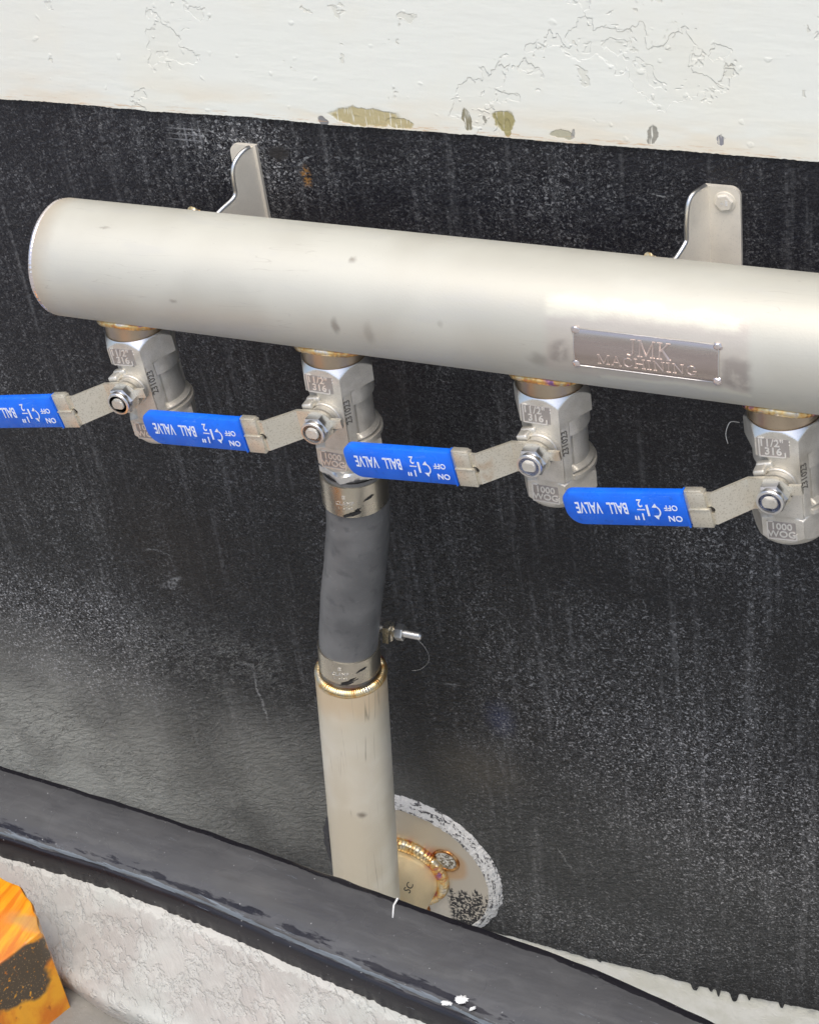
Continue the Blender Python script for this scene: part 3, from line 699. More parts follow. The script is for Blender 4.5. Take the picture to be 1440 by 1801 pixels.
obj('small_lettering', bm, 'letters', plate, 0)
# raised rim around the plate + corner tacks
bm = bmesh.new(); s0, s1 = pa0 * R, pa1 * R
rim = [(px0 + cut, s0), (px1 - cut, s0), (px1, s0 + cut), (px1, s1 - cut), (px1 - cut, s1), (px0 + cut, s1), (px0, s1 - cut), (px0, s0 + cut)]
pp = []
for a, b_ in zip(rim, rim[1:] + rim[:1]):
    for t in range(8): pp.append(onpipe(a[0] + (b_[0] - a[0]) * t / 8, (a[1] + (b_[1] - a[1]) * t / 8) / R, 0.0007))
tube(bm, pp, 0.00035, 6, closed=True); obj('plate_rim', bm, 'polish', plate, 60)
for (x, s) in ((px0 + 0.001, s1 - 0.001), (px1 - 0.001, s1 - 0.001), (px0 + 0.001, s0 + 0.001), (px1 - 0.001, s0 + 0.001)):
    bm = bmesh.new(); bmesh.ops.create_icosphere(bm, subdivisions=3, radius=0.0031)
    for v in bm.verts: v.co *= 1 + 0.25 * mn.noise(v.co * 500 + Vector((x * 99, s * 99, 0)))
    bmesh.ops.scale(bm, verts=bm.verts, vec=(0.95, 0.55, 1)); shift(bm, onpipe(x, s / R, 0.0003)); obj('tack_weld', bm, 'pinkweld', plate, 60)

# brackets: web (in the Y-Z plane) + plate against the hull
def bracket(xf, side, lx0, lx1, ztop, bolt, webpts):
    """xf = x of the fold, side=+1 back plate to the right of the web, -1 to the left"""
    root = bpy.data.objects.new('mounting_bracket', None); COL.objects.link(root); root.parent = mani
    zt = ztop; th = 0.0032
    # back plate outline, rounded upper corners
    xa, xb = sorted((lx0, lx1)); rr = 0.007; pts = [(xa, -0.035), (xb, -0.035)]
    def corner(cx, cz, a0, a1): return [(cx + rr * cos(rad(a0 + (a1 - a0) * i / 6)), cz + rr * sin(rad(a0 + (a1 - a0) * i / 6))) for i in range(7)]
    if side > 0: pts += corner(xb - rr, zt - rr, 0, 90) + [(xa, zt)]
    else: pts += [(xb, zt)] + corner(xa + rr, zt - rr, 90, 180)
    bm = bmesh.new(); prism(bm, pts, 0.0948, 0.0948 - th, lambda u, v, a: (u, a, v))
    obj('wall_plate', bm, 'bracket', root, 30)
    # web leans slightly sideways; profile is (distance out from the hull plate, height)
    yb = 0.0948 - th; ln_ = rad(20); dx_, dy_ = -sin(ln_), -cos(ln_)
    prof = list(webpts)
    prof += [(webpts[-1][0] + 0.014, webpts[-1][1] - 0.006), (webpts[-1][0] + 0.014, -0.012), (0.0, -0.034)]
    bm = bmesh.new(); nx_, ny_ = cos(ln_), -sin(ln_)
    prism(bm, prof, -0.0017, 0.0017, lambda u, v, a: (xf + dx_ * u + nx_ * a, yb + 0.0006 + dy_ * u + ny_ * a, v))
    obj('web', bm, 'bracket', root, 25)
    bm = bmesh.new()      # bright sheared edge of the web
    tube(bm, [(xf + dx_ * (u + 0.0002), yb + dy_ * (u + 0.0002), v) for u, v in webpts[2:]], 0.0017, 8); obj('sheared_edge', bm, 'polish', root, 60)
    # weld between web and pipe
    bm = bmesh.new(); wp = []
    for i in range(24):
        a = rad(20 + 32 * i / 23); wp.append((xf - 0.0160 - 0.006 * i / 23, (R + 0.0006) * cos(a), (R + 0.0006) * sin(a)))
    tube(bm, wp, lambda t: 0.0022 * (1 + 0.25 * sin(t * 60)), 8); obj('weld_bead', bm, 'goldweld', root, 60)
    if bolt:
        c = Vector((xf + 0.0125, 0.0948 - th, zt - 0.0110))
        bm = bmesh.new(); lathe(bm, [(0.0075, -0.0008), (0.0075, 0.0007), (0.0070, 0.0009)], 40, frame(c, (0, -1, 0))); h = obj('bolt_head', bm, 'bracket', root, 30)
        bm = bmesh.new(); lathe(bm, [(0.0064, 0.0), (0.0064, 0.0014), (0.0056, 0.0019)], 6, frame(c + Vector((0, -0.0007, 0)), (0, -1, 0)) @ Matrix.Rotation(rad(12), 4, 'Z')); obj('hexagon', bm, 'bracket', h, 20)
        bm = bmesh.new()
        tri = [(-0.0022, -0.0004), (-0.0002, -0.0004), (-0.0012, 0.0016)]
        for a, b_ in zip(tri, tri[1:] + tri[:1]): tube(bm, [c + Vector((a[0], -0.0027, a[1])), c + Vector((b_[0], -0.0027, b_[1]))], 0.0002, 5)
        for q in range(4):
            tube(bm, [c + Vector((0.0012, -0.0027, 0.0022 - q * 0.0011)), c + Vector((0.0028, -0.0027, 0.0020 - q * 0.0011))], 0.0002, 5)
        obj('stamped_mark', bm, 'polish', h, 40)
    return root
def cat(P):
    P = smooth_path([(u, v) for u, v in P], 5); return P
WEB2 = [(0.0, 0.0560), (0.0030, 0.0561), (0.0142, 0.0561), (0.0187, 0.0531), (0.0209, 0.0478), (0.0226, 0.0366), (0.0230, 0.0275), (0.0245, 0.0240), (0.0332, 0.0187), (0.0384, 0.0168), (0.0440, 0.0150)]
WEB1 = [(0.0, 0.0565), (0.0051, 0.0567), (0.0119, 0.0548), (0.0180, 0.0507), (0.0210, 0.0450), (0.0220, 0.0360), (0.0224, 0.0285), (0.0261, 0.0248), (0.0371, 0.0219), (0.0445, 0.0196)]
bracket(0.4735, 1, 0.4722, 0.4968, 0.0560, True, cat(WEB2))
bracket(0.1235, -1, 0.1272, 0.1045, 0.0575, False, cat(WEB1))

# ================================================================== BALL VALVE
def sstep(a, b, x):
    t = max(0.0, min(1.0, (x - a) / (b - a))); return t * t * (3 - 2 * t)
def hexr(af, th):
    a = ((th + 30) % 60) - 30; return af / 2 / cos(rad(a))
BL = 94.0
def body_r(th, t):
    """th degrees from the front (-Y) towards +X, t mm below the top -> radius mm"""
    th = ((th + 180) % 360) - 180
    hx = hexr(50.0, th)
    crown = 24.6 + max(0, t) * 0.62
    top = min(hx, crown)
    # mid part
    if -30 <= th <= 30: pad = 25 / cos(rad(th))
    else: pad = 0
    left = sstep(-10, -26, th)
    pad = pad * (1 - left) + left * (21.8 + (24 / cos(rad(min(30, abs(th)))) - 24) * 0.3)
    if th < -30: mid = 21.8
    elif th <= 30: mid = pad
    elif th <= 45: mid = hexr(50.0, th) - 0.2
    else:
        rec = 22.3 if 33 < t < 61 else 25.2
        e = sstep(33, 34.3, t) * (1 - sstep(60, 61.5, t))
        e2 = sstep(33, 34.3, t) * (1 - sstep(62.5, 63, t))
        rec = 25.0 - 2.4 * e - 1.3 * e2 * (1 - sstep(52, 53.5, th))
        mid = rec + (hexr(50.0, 45) - 0.2 - rec) * (1 - sstep(45.0, 46.6, th))
        if th > 140: mid = 25.0 - 2.4 * e * (1 - sstep(140, 144, th))
    if th < -30:
        e = sstep(33, 34.5, t) * (1 - sstep(60, 61.5, t)); mid = 23.2 - 1.8 * e
    k = sstep(20, 23.5 if abs(th) < 46 else 22.0, t)
    if 0 <= th <= 45: k = 0 if th < 30 else k
    if 45 < th < 150: k = sstep(20.5, 21.3, t)
    r = top * (1 - k) + mid * k
    # ring + lower end
    if t > 61:
        ring = 27.2 if abs(th) > 34 else 25.0 / cos(rad(th))
        ring = (26.2 if t < 64 else 24.6 if t < 65.6 else 27.6) if abs(th) > 46 else (mid if th > -10 else max(mid, 23.5)) if th < 46 else mid
        k1 = sstep(61.5, 62.5, t); r = r * (1 - k1) + ring * k1
    if 30 < th < 33.4 and t > 23: r -= 0.9 * sstep(30.2, 31.0, th) * (1 - sstep(32.4, 33.2, th)) * sstep(23, 24, t) * (1 - sstep(66, 68, t))
    if t > 69:
        low = hexr(49.0, th)
        low = min(low, 24.9 + (t - 69.5) * 1.3 + 0.4)
        low = min(low, 22.2 + (BL - t) * 0.75)
        k2 = sstep(69.0, 70.0, t); r = r * (1 - k2) + low * k2
    return r
def valve_body_bm():
    bm = bmesh.new(); seg = 240
    ts = [0.0, 0.4] + [0.8 * i for i in range(1, int(BL / 0.8) + 1)] + [BL]
    ths = [360.0 * i / seg for i in range(seg)]
    rings = []
    for t in ts:
        rings.append([bm.verts.new((body_r(th, t) / 1000 * sin(rad(th)), -body_r(th, t) / 1000 * cos(rad(th)), -t / 1000)) for th in ths])
    def ring2(r, t): return [bm.verts.new((r * sin(rad(th)), -r * cos(rad(th)), -t)) for th in ths]
    rings.insert(0, ring2(0.0240, 0.0003)); rings.insert(0, ring2(0.0228, 0.004)); rings.append(ring2(0.0205, BL / 1000)); rings.append(ring2(0.0200, BL / 1000 - 0.01))
    for A, B in zip(rings, rings[1:]):
        for i in range(seg): bm.faces.new((A[i], A[(i + 1) % seg], B[(i + 1) % seg], B[i]))
    return bm

def lever_pt(u, w, d):
    """u along the lever (towards -X), w up across it, d outward; returns valve-local point (stem axis at z=-0.0396)"""
    if u < 0.016: n, dirx, uu = 0.0360, 0, u
    elif u < 0.036: n = 0.0360 + (u - 0.016) * 0.86
    else: n = 0.0532 - (u - 0.036) * 0.055
    return Vector((-u, -(n + d), w))
TILT = Matrix.Rotation(rad(-8.0), 4, 'Y')
STEM = Vector((0, 0, -0.0396))
def lev(u, w, d): return TILT @ lever_pt(u, w, d) + STEM

def strap_bm(outline, holes, d0, d1, cuts):
    cu = bpy.data.curves.new('c', 'CURVE'); cu.dimensions = '2D'; cu.fill_mode = 'BOTH'
    for poly in [outline] + holes:
        sp = cu.splines.new('POLY'); sp.points.add(len(poly) - 1); sp.use_cyclic_u = True
        for i, (u, v) in enumerate(poly): sp.points[i].co = (u, v, 0, 1)
    cu.extrude = 0.5
    o = bpy.data.objects.new('c', cu); COL.objects.link(o); bpy.context.view_layer.update()
    me = bpy.data.meshes.new_from_object(o.evaluated_get(bpy.context.evaluated_depsgraph_get())); bpy.data.objects.remove(o)
    bm = bmesh.new(); bm.from_mesh(me); bmesh.ops.remove_doubles(bm, verts=bm.verts, dist=1e-6)
    for c in cuts:
        bmesh.ops.bisect_plane(bm, geom=bm.verts[:] + bm.edges[:] + bm.faces[:], plane_co=(c, 0, 0), plane_no=(1, 0, 0))
    for v in bm.verts:
        d = d0 if v.co.z < 0 else d1
        v.co = lev(v.co.x, v.co.y, d)
    return bm
def arcp(cx, cy, r, a0, a1, n=8): return [(cx + r * cos(rad(a0 + (a1 - a0) * i / n)), cy + r * sin(rad(a0 + (a1 - a0) * i / n))) for i in range(n + 1)]

def make_valve():
    root = bpy.data.objects.new('ball_valve', None); root.empty_display_size = 0.02; COL.objects.link(root)
    body = obj('valve_body', valve_body_bm(), 'cast', root, 28)
    # bright machined crown faces: second material on the top chamfer
    body.data.materials.append(M['polish'])
    for p in body.data.polygons:
        c = p.center; r = sqrt(c.x ** 2 + c.y ** 2) * 1000; t = -c.z * 1000
        if t < 8 and r < 24.9 + max(0, t) * 0.62 - 0.10 and (t < 0.9 or p.normal.z > 0.35): p.material_index = 1
    # cast markings
    F = lambda x, z, y=-0.0250: Matrix.Translation((x, y, z)) @ Matrix.Rotation(pi / 2, 4, 'X')
    bm = bmesh.new()
    place_mesh(bm, text_mesh('11/2"', 0.0078, 0.0007, bold=0.00012), F(-0.0035, -0.0095))
    place_mesh(bm, text_mesh('316', 0.0078, 0.0007, bold=0.00012), F(-0.0025, -0.0160))
    for a, b_ in (((-0.0115, -0.0060), (-0.0115, -0.0195)), ((-0.0115, -0.0200), (0.0055, -0.0200)), ((-0.0115, -0.0057), (-0.0085, -0.0057)), ((0.0055, -0.020), (0.0055, -0.0165))):
        bx(bm, ((a[0] + b_[0]) / 2, -0.0251, (a[1] + b_[1]) / 2), (abs(a[0] - b_[0]) + 0.0009, 0.0014, abs(a[1] - b_[1]) + 0.0006))
    for z in (-0.0075, -0.0100): bmesh.ops.create_icosphere(bm, subdivisions=1, radius=0.0006, matrix=Matrix.Translation((0.0085, -0.0250, z)))
    obj('cast_size_mark', bm, 'mark', body, 30)
    bm = bmesh.new(); bx(bm, (-0.0025, -0.0249, -0.0128), (0.0215, 0.0005, 0.0140), None, 0.0001, 1); obj('mark_panel', bm, 'castpanel', body, 30)
    bm = bmesh.new()
    place_mesh(bm, text_mesh('1000', 0.0074, 0.0007, bold=0.00012), F(-0.001, -0.0775, -0.0245))
    place_mesh(bm, text_mesh('WOG', 0.0074, 0.0007, bold=0.00012), F(-0.001, -0.0838, -0.0245))
    for a, b_ in (((-0.0105, -0.0735), (-0.0105, -0.0875)), ((-0.0105, -0.0878), (0.009, -0.0878)), ((0.009, -0.0878), (0.009, -0.083)), ((-0.0105, -0.0735), (-0.007, -0.0735))):
        bx(bm, ((a[0] + b_[0]) / 2, -0.0246, (a[1] + b_[1]) / 2), (abs(a[0] - b_[0]) + 0.0009, 0.0014, abs(a[1] - b_[1]) + 0.0006))
    obj('cast_pressure_mark', bm, 'mark', body, 30)
    bm = bmesh.new(); bx(bm, (-0.0008, -0.0244, -0.0806), (0.0190, 0.0005, 0.0140), None, 0.0001, 1); obj('mark_panel', bm, 'castpanel', body, 30)
    bm = bmesh.new()   # number reading upward on the face 60 degrees round
    me = text_mesh('231023', 0.0070, 0.0003, bold=0.00005)
    base = Matrix.Rotation(rad(60), 4, 'Z') @ Matrix.Translation((-0.0108, -0.0248, -0.0360)) @ Matrix.Rotation(pi / 2, 4, 'X') @ Matrix.Rotation(pi / 2, 4, 'Z')
    place_mesh(bm, me, base)
    obj('cast_number', bm, 'numb', body, 30)
    # stop lug
    bm = bmesh.new(); bx(bm, (-0.0105, -0.0285, -0.0285), (0.0085, 0.0125, 0.0052), Matrix.Rotation(rad(-14), 3, 'Y'), 0.0016, 3)
    bx(bm, (-0.0085, -0.0245, -0.0285), (0.012, 0.006, 0.008), Matrix.Rotation(rad(-14), 3, 'Y'), 0.0020, 3)
    obj('stop_lug', bm, 'cast', body, 40)
    # stem boss, washers
    fr = lambda y: frame(STEM + Vector((0, -y, 0)), (0, -1, 0))
    bm = bmesh.new(); lathe(bm, [(0.0128, 0.021), (0.0128, 0.0285), (0.0122, 0.0292), (0.0110, 0.0294), (0.0110, 0.0322), (0.0118, 0.0322), (0.0118, 0.0342), (0.0098, 0.0344), (0.0098, 0.0358)], 48, fr(0)); obj('stem_washer', bm, 'cast', root, 30)
    # lever strap
    out = [(-0.0175, 0.0045), (-0.0110, 0.0045), (-0.0090, 0.0100)] + arcp(0.0, 0.0, 0.0128, 128, 60, 8)[0:0]
    w0 = 0.0118
    out = [(-0.0190, -0.0020), (-0.0190, 0.0050), (-0.0105, 0.0052)] + arcp(0.0, 0.0, w0, 150, 92, 6) + [(0.016, w0 + 0.0002), (0.036, w0 + 0.0006), (0.062, w0 + 0.0002), (0.062, -w0), (0.036, -w0 - 0.0004), (0.016, -w0 - 0.0002)] + arcp(0.0, 0.0, w0, 268, 200, 6) + [(-0.0105, -0.0022)]
    hole = arcp(0.0385, -0.0005, 0.0030, 0, 330, 11)
    lever = obj('lever', strap_bm(out, [hole], 0.0, 0.0027, (0.016, 0.036)), 'plated', root, 25)
    # locking clip round the strap
    bm = bmesh.new()
    def clipbox(u0, u1, w0_, w1_, d0, d1, bev=0.0005):
        vs = bx(bm, ((u0 + u1) / 2, (w0_ + w1_) / 2, (d0 + d1) / 2), (u1 - u0, w1_ - w0_, d1 - d0), None, bev, 2)
        for v in vs: v.co = lev(v.co.x, v.co.y, v.co.z)
    clipbox(0.0385, 0.0535, -0.0138, 0.0010, -0.0018, 0.0046)
    clipbox(0.0400, 0.0520, 0.0012, 0.0142, -0.0018, 0.0050)
    clipbox(0.0420, 0.0545, -0.0148, 0.0148, -0.0024, 0.0030)
    clipbox(0.0388, 0.0532, 0.0006, 0.0018, 0.0030, 0.0058, 0.0003)
    obj('locking_clip', bm, 'plated', root, 30)
    bm = bmesh.new(); vs = bx(bm, (0.0385, -0.0003, 0.0006), (0.0034, 0.0040, 0.0016))
    for v in vs: v.co = lev(v.co.x, v.co.y, v.co.z)
    obj('hole_shade_block', bm, 'hole', root, 30)  # dark block set in the strap hole to stand for its shade
    # blue grip
    bm = bmesh.new()
    g0, g1, hw = 0.0550, 0.1455, 0.0138
    pts = [(g0, -hw), (g0, hw)]
    pts = [(g0, hw)] + arcp(g1 - 0.0085, hw - 0.0085, 0.0085, 90, 0, 8) + arcp(g1 - 0.0120, -hw + 0.0120, 0.0120, 0, -90, 8) + [(g0, -hw)]
    lv = [(-0.0022, 0.0012), (-0.0012, 0.0), (0.0036, 0.0), (0.0046, 0.0010)]
    rings = []
    cx, cy = (g0 + g1) / 2, 0
    for d, ins in lv:
        rings.append([bm.verts.new(lev(u + (cx - u) / abs(cx - u) * min(ins, 0.4) * (1 if u > cx else 0.0), v - (ins if v > 0 else -ins), d)) for u, v in pts])
    for A, B in zip(rings, rings[1:]):
        for i in range(len(A)): bm.faces.new((A[i], A[(i + 1) % len(A)], B[(i + 1) % len(A)], B[i]))
    bm.faces.new(rings[0]); bm.faces.new(rings[-1])
    grip = obj('grip', bm, 'blue', root, 50)
    # rim lip round the cuff end
    bm = bmesh.new()
    vs = bx(bm, (g0 + 0.0006, 0, 0.0012), (0.0014, 2 * hw + 0.0008, 0.0074), None, 0.0004, 2)
    for v in vs: v.co = lev(v.co.x, v.co.y, v.co.z)
    obj('cuff', bm, 'blue', grip, 40)
    # print, upside down as the lever hangs
    def T(s, size, u, wv, bold=0.0, sx=1.0):
        me = text_mesh(s, size, 0.00012, bold=bold)
        place_mesh(bm, me, None, lambda c: lev(0.0550 + (u + c.x * sx - 0.0575) * 0.951, (wv - c.y) * 0.95, 0.00475 + c.z))
    bm = bmesh.new()
    T('ON', 0.0068, 0.0676, -0.0070, 0.00010); T('OFF', 0.0064, 0.0690, 0.0022, 0.00010, 0.92)
    T('1', 0.0135, 0.0870, 0.0002, 0.00014); T('1', 0.0080, 0.0918, -0.0056, 0.00012); T('2', 0.0092, 0.0921, 0.0062, 0.00012, 0.85); T('"', 0.0125, 0.0968, -0.0034, 0.0001)
    T('BALL', 0.0138, 0.1100, 0.0016, 0.00016, 0.53); T('VALVE', 0.0138, 0.1330, 0.0016, 0.00016, 0.52)
    def Q(pts_):
        fq = lambda u, v, d: lev(0.0550 + (u - 0.0575) * 0.951, v * 0.95, d)
        A = [bm.verts.new(fq(u, v, 0.00475)) for u, v in pts_]; B = [bm.verts.new(fq(u, v, 0.00487)) for u, v in pts_]
        bm.faces.new(B)
        for i in range(len(A)): bm.faces.new((A[i], A[(i + 1) % len(A)], B[(i + 1) % len(A)], B[i]))
    Q([(0.0890, -0.0001), (0.0950, -0.0001), (0.0950, 0.0008), (0.0890, 0.0008)])
    ax_, ay_ = 0.0828, -0.0012
    arc = [(ax_ - 0.0046 * cos(rad(a)), ay_ + 0.0046 * sin(rad(a))) for a in range(-60, 61, 12)]
    arc_o = [(ax_ - 0.0056 * cos(rad(a)), ay_ + 0.0056 * sin(rad(a))) for a in range(-60, 61, 12)]
    for i in range(len(arc) - 1): Q([arc[i], arc[i + 1], arc_o[i + 1], arc_o[i]])
    for sgn in (1, -1): Q([(ax_ - 0.0036, ay_ + sgn * 0.0034), (ax_ + 0.0006, ay_ + sgn * 0.0036), (ax_ - 0.0024, ay_ + sgn * 0.0070)])
    obj('printed_lettering', bm, 'print', grip, 0)
    # nut
    bm = bmesh.new()
    nutm = fr(0) @ Matrix.Rotation(rad(8), 4, 'Z')
    lathe(bm, [(0.0108, 0.0380), (0.0112, 0.0388), (0.0112, 0.0452), (0.0102, 0.0470)], 6, nutm)
    nut = obj('lock_nut', bm, 'polish', root, 20)
    bm = bmesh.new(); lathe(bm, [(0.0094, 0.0455), (0.0094, 0.0492), (0.0089, 0.0500), (0.0075, 0.0502), (0.0072, 0.0490)], 40, fr(0)); obj('nut_collar', bm, 'polish', nut, 30)
    bm = bmesh.new(); lathe(bm, [(0.0072, 0.0480), (0.0072, 0.0490), (0.0050, 0.0490), (0.0050, 0.0480)], 40, fr(0)); obj('nylon_ring', bm, 'nylon', nut, 30)
    bm = bmesh.new(); lathe(bm, [(0.0052, 0.044), (0.0052, 0.0502), (0.0045, 0.0510)], 32, fr(0))
    for v in bm.verts:
        dz = v.co.z - STEM.z
        if abs(dz) > 0.0033: v.co.z = STEM.z + math.copysign(0.0033, dz)
    obj('stem', bm, 'cast', nut, 30)
    return root
def copy_tree(o, parent=None):
    c = o.copy(); COL.objects.link(c); c.parent = parent
    for ch in list(o.children): copy_tree(ch, c)
    return c
vlabels = ['ball valve farthest left, its blue handle cut off by the left edge',
           'ball valve above the grey rubber hose, with its blue lever pointing left',
           'ball valve with nothing beneath, hanging below the left end of the name plate',
           'ball valve at the right edge, partly out of the photograph']
vt = [(0.062, 0.0), (-0.022, 0.0), (0.0, 0.0), (0.058, 0.0)]
v0 = make_valve()
for i, vx in enumerate(VX):
    v = v0 if i == 0 else copy_tree(v0)
    v.location = (vx, 0, -0.0540); v.rotation_euler = (0, -vt[i][0], (0.012, 0.0, -0.016, 0.010)[i])
    tag(v, vlabels[i], 'ball valve', 'ball valves hanging from the manifold')

# ================================================================== HOSE
hp = [(0.2190, -0.150), (0.2180, -0.170), (0.2164, -0.1895), (0.2140, -0.212), (0.2090, -0.236), (0.2035, -0.260), (0.1970, -0.285), (0.1915, -0.310), (0.1872, -0.330), (0.1838, -0.350), (0.1812, -0.372)]
hpath = smooth_path(hp)
hose = thing('rubber_hose', (0.2188, 0, -0.150), 'bent grey rubber hose clamped between a ball valve and the steel standpipe', 'hose')
hpl = [(x - 0.2188, 0, z + 0.150) for x, z in hpath]
def hr(t): return 0.0243 + 0.0008 * sin(pi * t) + 0.0003 * mn.noise(Vector((t * 12, 2, 0)))
bm = bmesh.new(); tube(bm, [p for p in hpl if p[2] < -0.0055], hr, 64, cap=False)
o = obj('hose_wall', bm, 'rubber', hose, 60)
bm = bmesh.new(); lathe(bm, [(0.0243, -0.0060), (0.0243, -0.0050), (0.0195, -0.0046), (0.0195, -0.012)], 64, frame((0, 0, 0), (0, 0, 1))); obj('hose_lip', bm, 'darkrub', hose, 40)
bm = bmesh.new(); tube(bm, [(hpl[-1][0], 0, hpl[-1][2] + 0.004), (hpl[-1][0] - 0.001, 0, hpl[-1][2] - 0.004)], lambda t: 0.0238 - 0.001 * t, 64); obj('hose_end', bm, 'darkrub', hose, 40)
# hose tail screwed into the valve
adap = thing('hex_adaptor', (0.2192, 0, -0.1475), 'bright hexagonal hose adaptor between the second ball valve and the hose clamp', 'pipe fitting')
bm = bmesh.new()
rows = [(0.0, 19), (0.0005, 22.3), (0.0022, None), (0.0078, None), (0.0096, 22.0), (0.0098, 18.5), (0.03, 18.5)]
rings = []
for t, r in rows:
    rings.append([bm.verts.new(((min(hexr(45.5, th + 28), 99) if r is None else min(r, hexr(45.5, th + 28))) / 1000 * sin(rad(th)), -(min(hexr(45.5, th + 28), 99) if r is None else min(r, hexr(45.5, th + 28))) / 1000 * cos(rad(th)), -t)) for th in range(0, 360, 2)])
for A, B in zip(rings, rings[1:]):
    for i in range(len(A)): bm.faces.new((A[i], A[(i + 1) % len(A)], B[(i + 1) % len(A)], B[i]))
obj('hexagon_collar', bm, 'polish', adap, 25)

# ---- T-bolt clamps
def band(P0, P1, r, name, root, mat='clamp', th=0.0009, seg=96):
    a, b_ = Vector(P0), Vector(P1); L = (b_ - a).length
    bm = bmesh.new()
    lathe(bm, [(r - th, 0.0), (r, 0.0002), (r + 0.0001, L / 2), (r, L - 0.0002), (r - th, L)], seg, frame(a, b_ - a)); return obj(name, bm, mat, root, 30)
def clamp(P0, P1, r, ang, label):
    """P0 upper centre, P1 lower centre; ang = direction of the T-bolt block round the hose (deg from -Y to +X)"""
    a, b_ = Vector(P0), Vector(P1); mid = (a + b_) / 2
    root = thing('hose_clamp', mid, label, 'hose clamp', 'steel clamps on the rubber hose')
    L = lambda p: Vector(p) - mid
    band(L(a), L(b_), r, 'band', root)
    ax = (b_ - a).normalized()
    fr_ = Matrix.Translation(Vector((0, 0, 0)))
    M3 = Matrix(((1, 0, -ax.x), (0, 1, 0), (0, 0, -ax.z)))
    # embossed mark + text curved round the band
    bm = bmesh.new()
    def wrap(c, a0, z0):
        th = a0 + c.x / r; rr = r + 0.0001 + c.z
        p = Vector((rr * sin(th), -rr * cos(th), 0)); return p + (-ax) * (z0 + c.y) + Vector((0, 0, 0))
    a0 = rad(8)
    for s, z0, sz, dx in (('CLAMP', -0.0010, 0.0048, 0.0),):
        place_mesh(bm, text_mesh(s, sz, 0.00022), None, lambda c: wrap(c, a0, z0))
    for q in range(3):
        for (x_, y_, w_, h_) in ((-0.0012, 0.005, 0.0004, 0.0026), (0.0, 0.0063, 0.0024, 0.0004), (0.0, 0.0038, 0.0018, 0.0004)):
            pass
    for (x_, y_, w_, h_) in ((-0.0012, 0.0050, 0.0005, 0.0028), (0.0001, 0.0063, 0.0022, 0.0005), (0.0001, 0.0038, 0.0022, 0.0005), (0.0003, 0.0050, 0.0009, 0.0009),
                             (-0.0050, -0.0056, 0.0005, 0.0022), (-0.0005, -0.0058, 0.0012, 0.0005), (0.0016, -0.0056, 0.0005, 0.0020), (0.0034, -0.0056, 0.0012, 0.0005), (0.0054, -0.0056, 0.0005, 0.0020)):
        vs = bx(bm, (x_, y_, 0), (w_, h_, 0.0005))
        for v in vs: v.co = wrap(v.co, a0, 0)
    obj('stamped_lettering', bm, 'polish', root, 0)
    # black paint smears baked as thin raised splashes
    for k in range(3):
        bm = bmesh.new(); c0 = (rad(22), rad(50), rad(30))[k]; z0 = (-0.0105, 0.001, -0.007)[k] * (1 if True else 1)
        n = 26; pts = []
        for i in range(n):
            t = 2 * pi * i / n; rr = (0.0052, 0.0034, 0.0020)[k] * (1 + 0.75 * mn.noise(Vector((cos(t) * 2.1 + k * 7 + P0[2] * 60, sin(t) * 2.1, k))))
            pts.append((rr * cos(t) * 1.25, rr * sin(t) * 0.36 + 0.35 * rr * cos(t)))
        f = [bm.verts.new(wrap(Vector((u, v, 0.0003)), c0, z0)) for u, v in pts]
        cen = bm.verts.new(wrap(Vector((0, 0, 0.0004)), c0, z0))
        for i in range(n): bm.faces.new((f[i], f[(i + 1) % n], cen))
        obj('paint_splash', bm, 'soot', root, 0)
    # trunnions and bolt
    A = rad(ang); ra = Vector((sin(A), -cos(A), 0)); tg = Vector((1, 0, 0)); ra2 = Vector((tg.y, -tg.x, 0)) * -1
    H = 0.0085
    bm = bmesh.new()
    # folded loop on the band end
    loop = []
    for i in range(15):
        t = pi * 1.25 * i / 14 - 0.3; loop.append((0.0042 * cos(t), 0.0042 * sin(t)))
    for s in (-1, 1):
        base = ra * (r + 0.0085) + tg * (s * 0.0075) - ax * 0.004
        pl = [(-0.0040 * s, -0.0036), (0.0012 * s, -0.0034)] + [(0.0036 * sin(rad(q)) * s, 0.0036 - 0.0036 * cos(rad(q)) - 0.0008) for q in range(30, 181, 30)] + [(-0.0026 * s, 0.0064), (-0.0046 * s, 0.0048)]
        prism(bm, pl, -H, H, lambda u, v, a_: base + tg * u + ra2 * (v - 0.003) - ax * a_)
    obj('bolt_bracket', bm, 'clamp', root, 30)
    bo = ra * (r + 0.0100) - ax * 0.004
    bm = bmesh.new(); tube(bm, [bo - tg * 0.014, bo + tg * 0.0120], 0.0030, 20); 
    st, en, turns = 0.0120, 0.0345, 18
    pts = []
    prof = []
    for i in range(turns * 2 + 1): prof.append((0.0037 if i % 2 else 0.0030, st + (en - st) * i / (turns * 2)))
    prof.append((0.0022, en + 0.0008))
    lathe(bm, prof, 24, frame(bo, tg)); obj('threaded_bolt', bm, 'polish', root, 20)
    bm = bmesh.new(); lathe(bm, [(0.0064, 0.0122), (0.0072, 0.0130), (0.0072, 0.0186), (0.0064, 0.0194)], 6, frame(bo, tg)); obj('nut', bm, 'polish', root, 20)
    bm = bmesh.new(); lathe(bm, [(0.0048, 0.0098), (0.0052, 0.0100), (0.0052, 0.0124), (0.0046, 0.0126)], 24, frame(bo, tg)); obj('spacer', bm, 'clamp', root, 20)
    return root
clamp((0.2176, 0, -0.1590), (0.2158, 0, -0.1870), 0.0258, 142, 'upper steel band clamp on the rubber hose, half hidden behind a blue handle')
clamp((0.1850, 0, -0.3420), (0.1822, 0, -0.3660), 0.0260, 152, 'lower steel band clamp on the rubber hose with its threaded bolt sticking out')

